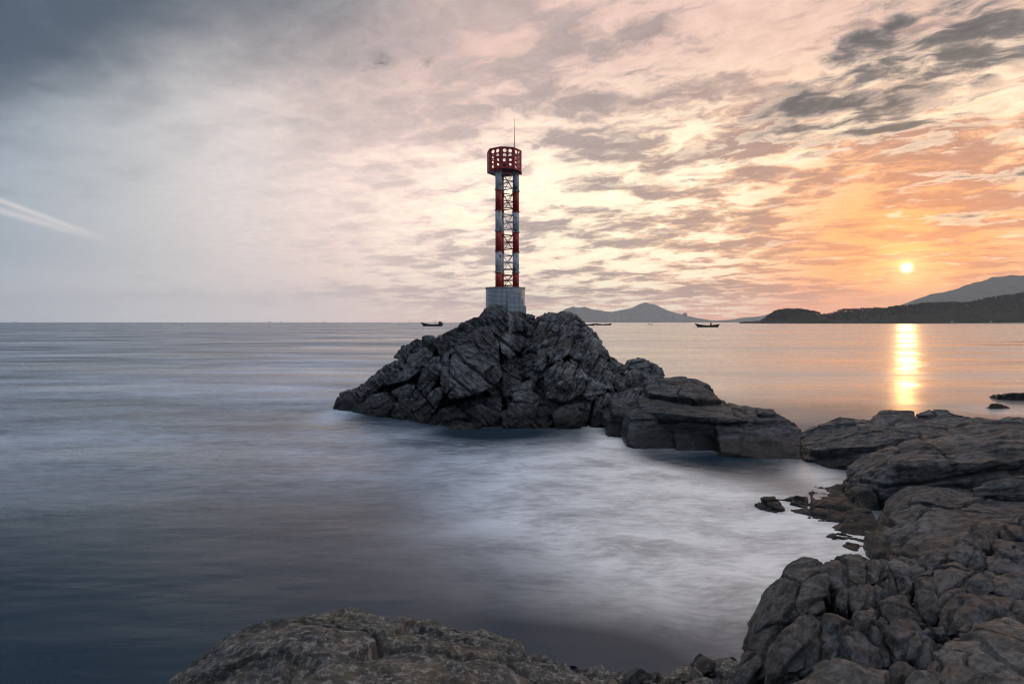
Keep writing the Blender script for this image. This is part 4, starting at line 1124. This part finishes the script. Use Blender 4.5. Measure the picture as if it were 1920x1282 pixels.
# ================================================================ far shore
def land_mat(name, c0, c1, scale, bump=0.5, bd=5.0):
    m, h, b, out = material(name)
    pos = h.n('ShaderNodeNewGeometry').outputs['Position']
    n = h.noise(pos, scale, 8, 0.65)
    h.put(b.inputs['Base Color'], h.mix(h.ss(n, .35, .65), c0, c1)); b.inputs['Roughness'].default_value = 0.95
    b.inputs['Specular IOR Level'].default_value = 0.1
    h.put(b.inputs['Normal'], h.bump(n, bump, bd))
    return m
L_MOUNT = land_mat('far_mountain_woods', (0.035, 0.045, 0.04), (0.07, 0.075, 0.065), 0.004, .8, 40)
L_HILL = land_mat('hill_woods', (0.03, 0.036, 0.026), (0.065, 0.07, 0.05), 0.012, .9, 14)
L_HEAD = land_mat('headland_ground', (0.010, 0.013, 0.008), (0.022, 0.024, 0.015), 0.03, .8, 5)
L_SAND = land_mat('beach_sand', (0.40, 0.34, 0.28), (0.52, 0.45, 0.37), 0.05, .3, .5)
L_DARK = land_mat('low_rocky_point', (0.02, 0.02, 0.02), (0.05, 0.05, 0.05), 0.08, .8, 2)

def ridge(name, sky, Y, depth, mat, nx=220, nv=26, rough=.10, seed=1, label=None, pw=1.25):
    """range of hills whose crest follows heights given across the view, with slopes falling both ways"""
    sx = [(p - 960) / FPX * Y for p, q in sky]; sz = [max(.5, EYE + (HOR - q) / FPX * Y) for p, q in sky]
    xs = np.linspace(sx[0], sx[-1], nx); hz = np.interp(xs, sx, sz)
    v = np.linspace(-1, 1, nv)
    X, Vv = np.meshgrid(xs, v, indexing='ij'); Hh = np.repeat(hz[:, None], nv, 1)
    pts = np.stack([X.ravel() / depth * 2.2, Vv.ravel() * 2.2, np.zeros(X.size)], 1)
    nz = fbm(pts, seed, 5, .55).reshape(X.shape)
    shape = 1 - np.abs(Vv) ** pw
    Z = Hh * shape * (1 + rough * nz * (np.abs(Vv) > .02)) + Hh * .15 * nz * np.abs(Vv) * shape - 1.5 * (np.abs(Vv) > .99)
    jit = .004 * fbm(np.stack([xs / depth * 40, xs * 0, xs * 0], 1), seed + 5, 3)
    Z += (Hh.max() * jit)[:, None] * shape
    Yy = Y + np.where(Vv > 0, Vv * .3, Vv) * depth
    V = np.stack([X.ravel(), Yy.ravel(), Z.ravel()], 1)
    F = [(i * nv + j, (i + 1) * nv + j, (i + 1) * nv + j + 1, i * nv + j + 1) for i in range(nx - 1) for j in range(nv - 1)]
    o = mesh_obj(name, V.tolist(), F, mat, None, True)
    tag(o, label, None, None, 'structure')
    return xs, hz, Z, X, Yy

ridge('distant_mountain', [(1005, 602), (1020, 600), (1045, 588), (1060, 580), (1075, 576), (1085, 578.5), (1096, 577), (1110, 581), (1130, 583), (1146, 585.5), (1165, 582), (1185, 577), (1200, 571), (1210, 568.2), (1228, 568),
      (1240, 573), (1255, 580), (1270, 585), (1290, 593), (1310, 598), (1330, 601.5)], 12500, 1500, L_MOUNT, 260, 30, .10, 3, 'blue hazy mountain range across the bay')
ridge('distant_hills', [(1300, 603), (1340, 601), (1370, 599), (1400, 595), (1415, 594.5), (1440, 590), (1475, 586), (1510, 588), (1560, 592), (1640, 600)], 12000, 900, L_MOUNT, 160, 20, .10, 9, 'faint low hills behind the headland')
ridge('far_shore', [(1000, 603.4), (1040, 602.2), (1150, 602.0), (1300, 601.6), (1440, 601.2), (1520, 601.6), (1600, 603)], 9600, 260, L_MOUNT, 160, 8, .2, 12, 'thin dark line of far shore under the mountains')
ridge('grey_hill', [(1610, 600), (1640, 590), (1690, 569), (1720, 557), (1750, 547), (1790, 540), (1820, 530), (1850, 519), (1880, 513), (1900, 511), (1925, 512), (2000, 509), (2150, 520), (2350, 548), (2600, 595)], 7000, 1300, L_HILL, 240, 30, .08, 21, 'large grey hazy hill behind the wooded headland')

# wooded headland with its beach
HY = 1950.0
hsky = [(1428, 603.6), (1433, 598), (1440, 592.5), (1455, 585.5), (1477, 584.5), (1497, 588), (1505, 595), (1516, 597), (1537, 594), (1560, 591.5), (1571, 586), (1605, 583), (1650, 581), (1672, 577.5), (1740, 570),
        (1815, 568), (1860, 560.5), (1920, 548.5), (2000, 537), (2200, 529), (2450, 560), (2600, 600)]
hxs, hhz, hZ, hX, hY = ridge('headland', hsky, HY, 240, L_HEAD, 300, 36, .06, 31, 'dark wooded headland closing the bay', 2.0)
bx0, bx1 = (1425 - 960) / FPX * 1850, (2600 - 960) / FPX * 1500
nb_ = 60; BV, BF = [], []
for i in range(nb_):
    t = i / (nb_ - 1); x = bx0 + (bx1 - bx0) * t
    yw = 1840 - 330 * t ** .8 + 10 * math.sin(t * 17)
    BV += [(x, yw - 12, -.6), (x, yw + 10, .35), (x, yw + 40 + 30 * t, 2.2), (x, HY - 150, 4.0), (x, HY - 60, 5.0)]
for i in range(nb_ - 1):
    for j in range(4):
        q = i * 5 + j; BF.append((q, q + 5, q + 6, q + 1))
tag(mesh_obj('beach', BV, BF, L_SAND, None, True), 'pale sand beach below the woods', None, None, 'structure')
for (sky_, Y_, d_, lab) in (([(1388, 604.5), (1396, 603.0), (1410, 601.8), (1424, 602.0), (1431, 603.6)], 1900, 40, 'low dark rocky point running out from the headland'),
                            ([(1428, 603.6), (1440, 602.2), (1456, 602.0), (1475, 603), (1490, 604)], 1780, 30, 'dark rocks at the foot of the headland tip')):
    ridge('rocky_point', sky_, Y_, d_, L_DARK, 60, 12, .3, 44, lab)

LEAF = plain('dark_pine_foliage', (0.010, 0.013, 0.009), 0.95, 0, 0.5, 0.15)
BARK = plain('pine_bark', (0.06, 0.045, 0.035), 0.9, 0, 0.3, 0.5)
rng = random.Random(77)
ico = bmesh.new(); bmesh.ops.create_icosphere(ico, subdivisions=1, radius=1.0)
IV = [v.co.copy() for v in ico.verts]; IFc = [tuple(v.index for v in f.verts) for f in ico.faces]; ico.free()
def add_tree(V, F, x, y, z, hgt, crown_only=False, VT=None, FT=None):
    w = hgt * rng.uniform(.24, .34)
    for q in range(3):
        b = len(V); cz = z + hgt * (.50 + .18 * q + rng.uniform(-.04, .04)); r = w * (1.0 - .22 * q)
        ox, oy = rng.uniform(-.35, .35) * w, rng.uniform(-.35, .35) * w
        a = rng.uniform(0, 6.28); ca, sa = math.cos(a), math.sin(a)
        for v in IV:
            j = rng.uniform(.65, 1.25)
            V.append((x + ox + (v.x * ca - v.y * sa) * r * j, y + oy + (v.x * sa + v.y * ca) * r * j, cz + v.z * hgt * .17 * j))
        F.extend([tuple(b + k for k in f) for f in IFc])
    if VT is not None:
        b = len(VT); tr = hgt * .022
        for zz, rr in ((z - 1, tr), (z + hgt * .75, tr * .5)):
            for k in range(4): VT.append((x + rr * math.cos(k * 1.57), y + rr * math.sin(k * 1.57), zz))
        FT.extend([(b + k, b + (k + 1) % 4, b + 4 + (k + 1) % 4, b + 4 + k) for k in range(4)])
def ground_z(x, vfrac):
    i = min(len(hxs) - 1, max(0, int((x - hxs[0]) / (hxs[-1] - hxs[0]) * (len(hxs) - 1))))
    j = min(hZ.shape[1] - 1, max(0, int((vfrac + 1) / 2 * (hZ.shape[1] - 1))))
    return hZ[i, j], hY[i, j], hhz[i]
WV, WF, TV, TF = [], [], [], []
cnt = 0
while cnt < 4200:
    px = rng.uniform(1430, 2330); x = (px - 960) / FPX * HY
    vf = -abs(rng.triangular(-.82, .08, -.05)) if rng.random() < .9 else rng.uniform(-.1, .05)
    z, y, hh = ground_z(x, vf)
    if hh < 12 and rng.random() < .7: continue
    if z < 3.5: continue
    hgt = rng.uniform(6, 11) * (1.0 if hh > 14 else .6)
    add_tree(WV, WF, x, y + rng.uniform(-5, 5), z - .8, hgt)
    cnt += 1
for q in range(420):                                   # the tall dense clump on the headland's tip
    px = rng.uniform(1436, 1503); x = (px - 960) / FPX * HY
    z, y, hh = ground_z(x, rng.uniform(-.45, .02))
    add_tree(WV, WF, x, y, z - 1, rng.uniform(8, 12))
wd = mesh_obj('wooded_slope', WV, WF, LEAF, None, False)
tag(wd, 'dense dark pine wood covering the headland', 'wood', None, 'stuff')
# pines that stand out one by one on the low crest
pines = []
ORD = ['first', 'second', 'third', 'fourth', 'fifth', 'sixth', 'seventh', 'eighth', 'ninth', 'tenth', 'eleventh', 'twelfth', 'thirteenth', 'fourteenth', 'fifteenth', 'sixteenth', 'seventeenth', 'eighteenth', 'nineteenth', 'twentieth']
ORD += ['twenty-' + o for o in ORD[:9]] + ['thirtieth'] + ['thirty-' + o for o in ORD[:9]] + ['fortieth']
LONE = ((1431, 'dark pine at the outer edge of the headland tip'), (1434, 'dark pine second from the outer edge of the headland tip'), (1438, 'dark pine third from the outer edge of the headland tip'),
        (1508, 'lone dark pine just past the wooded dome of the headland'), (1526, 'lone dark pine midway between the wooded dome and the pine row'), (1548, 'lone dark pine shortly before the pine row begins'))
for i in range(46):
    px = 1572 + 128 * i / 45 + rng.uniform(-1.2, 1.2) if i < 40 else LONE[i - 40][0]
    x = (px - 960) / FPX * HY; z, y, hh = ground_z(x, -.04)
    V, F, VT, FT = [], [], [], []
    add_tree(V, F, 0, 0, 0, rng.uniform(9, 13), VT=VT, FT=FT)
    lab = ORD[i] + ' tall dark pine from the sea end of the row on the low crest' if i < 40 else LONE[i - 40][1]
    t = empty('pine_tree', (x, y, z - .5), lab, 'tree', 'pines on the low crest' if i < 40 else 'lone pines on the headland tip')
    mesh_obj('crown', V, F, LEAF, t); mesh_obj('trunk', VT, FT, BARK, t)
# small pale buildings by the beach
WALLS = plain('pale_wall', (0.62, 0.60, 0.58), 0.8, 0, 0.1, 0.3); ROOFS = plain('grey_roof', (0.22, 0.21, 0.21), 0.8, 0, 0.2, 0.3)
for (px, w, hgt, lab) in ((1565, 5, 3, 'small pale hut on the grass, leftmost by the beach'), (1582, 8, 4, 'longest pale hut by the beach'), (1592, 5, 3.2, 'pale hut next to the longest one'), (1598, 4, 3, 'pale hut at the end of the huts row'),
                          (1635, 4, 3, 'single pale hut on the sand below the tall pines'), (1785, 5, 3, 'single pale hut on the beach below the wooded slope'), (1858, 4, 3, 'single pale hut on the beach nearest the picture edge')):
    Y = 1780 if px < 1650 else 1700; x = (px - 960) / FPX * Y
    hs = empty('beach_hut', (x, Y, 3.6 if px < 1650 else 3.2), lab, 'hut', 'huts by the beach')
    MB().box((0, 0, hgt / 2), (w, 4, hgt)).build('wall', WALLS, hs)
    rf = MB(); rf.v = [Vector(v) for v in ((-w * .55, -2.3, hgt), (w * .55, -2.3, hgt), (w * .55, 2.3, hgt), (-w * .55, 2.3, hgt), (-w * .55, 0, hgt + 1.3), (w * .55, 0, hgt + 1.3))]
    rf.f = [(0, 1, 5, 4), (2, 3, 4, 5), (0, 4, 3), (1, 2, 5), (0, 3, 2, 1)]
    rf.build('roof', ROOFS, hs)
    MB().box((0, -2.02, hgt * .45), (w * .18, .06, hgt * .8)).build('door', ROOFS, hs)
# city across the bay
TOWER = plain('pale_concrete_tower', (0.30, 0.31, 0.32), 0.8, 0, 0.15, 0.01); GLASS = plain('dark_window_band', (0.06, 0.07, 0.08), 0.3, 0, 0.2, 0.01)
spots = [(1108, 6, 2), (1113, 8, 3), (1118, 9, 3), (1123, 10, 2.5), (1128, 8, 3), (1134, 11, 3), (1138.5, 11, 3), (1143, 11, 3), (1147.5, 9, 2.5), (1154, 8, 3), (1159, 10, 3), (1164, 11, 3), (1168.5, 10, 2.5), (1174, 9, 3),
         (1195, 9, 4), (1202, 8, 3), (1208, 9, 3.5), (1215, 8, 3), (1222, 10, 4), (1229, 11, 4), (1235, 11, 4), (1242, 14, 5), (1249, 12, 4), (1255, 15, 5), (1262, 14, 5), (1268, 13, 3.5), (1284, 16, 7)]
for i, (px, hp, wp) in enumerate(spots):
    Y = 10100 + (i * 37 % 5) * 40; k = Y / FPX; x = (px - 960) * k
    west = px < 1180
    lab = ORD[i] + ' hazy tower block from the islet side in the far city' if west else (ORD[i - 14] + ' hazy tower block of the far city under the mountain peak' if px < 1280 else 'broad hazy tower block standing alone at the end of the far city')
    t = empty('apartment_tower', (x, Y, 6), lab, 'tower block', ('western towers of the far city' if west else 'eastern towers of the far city') if px < 1280 else None)
    H_, W_ = hp * k + 8, wp * k
    MB().box((0, 0, H_ / 2), (W_, W_ * .8, H_)).build('wall', TOWER, t)
    wn = MB()
    for q in range(1, 4): wn.box((0, -W_ * .405, H_ * q / 4), (W_ * .8, .4, H_ * .12))
    wn.build('window_band', GLASS, t)
    MB().box((0, 0, H_ + 3), (W_ * .4, W_ * .4, 6)).build('roof_housing', TOWER, t)

# ================================================================ the evening haze
def build_haze():
    m = bpy.data.materials.new('evening_haze'); m.use_nodes = True
    t = m.node_tree; t.nodes.clear()
    v = t.nodes.new('ShaderNodeVolumePrincipled'); o = t.nodes.new('ShaderNodeOutputMaterial')
    v.inputs['Color'].default_value = (0.84, 0.91, 0.98, 1)
    v.inputs['Density'].default_value = 5.0e-5
    v.inputs['Anisotropy'].default_value = 0.35
    t.links.new(v.outputs[0], o.inputs['Volume'])
    S = 14000
    ob = MB().box((0, 6500, 339), (2 * S, 2 * 8600, 2 * 341)).build('haze', m)
    tag(ob, 'thin evening haze over sea and hills', 'haze', None, 'stuff')
build_haze()
print('ALL', NV, round(time.time() - T0, 1))
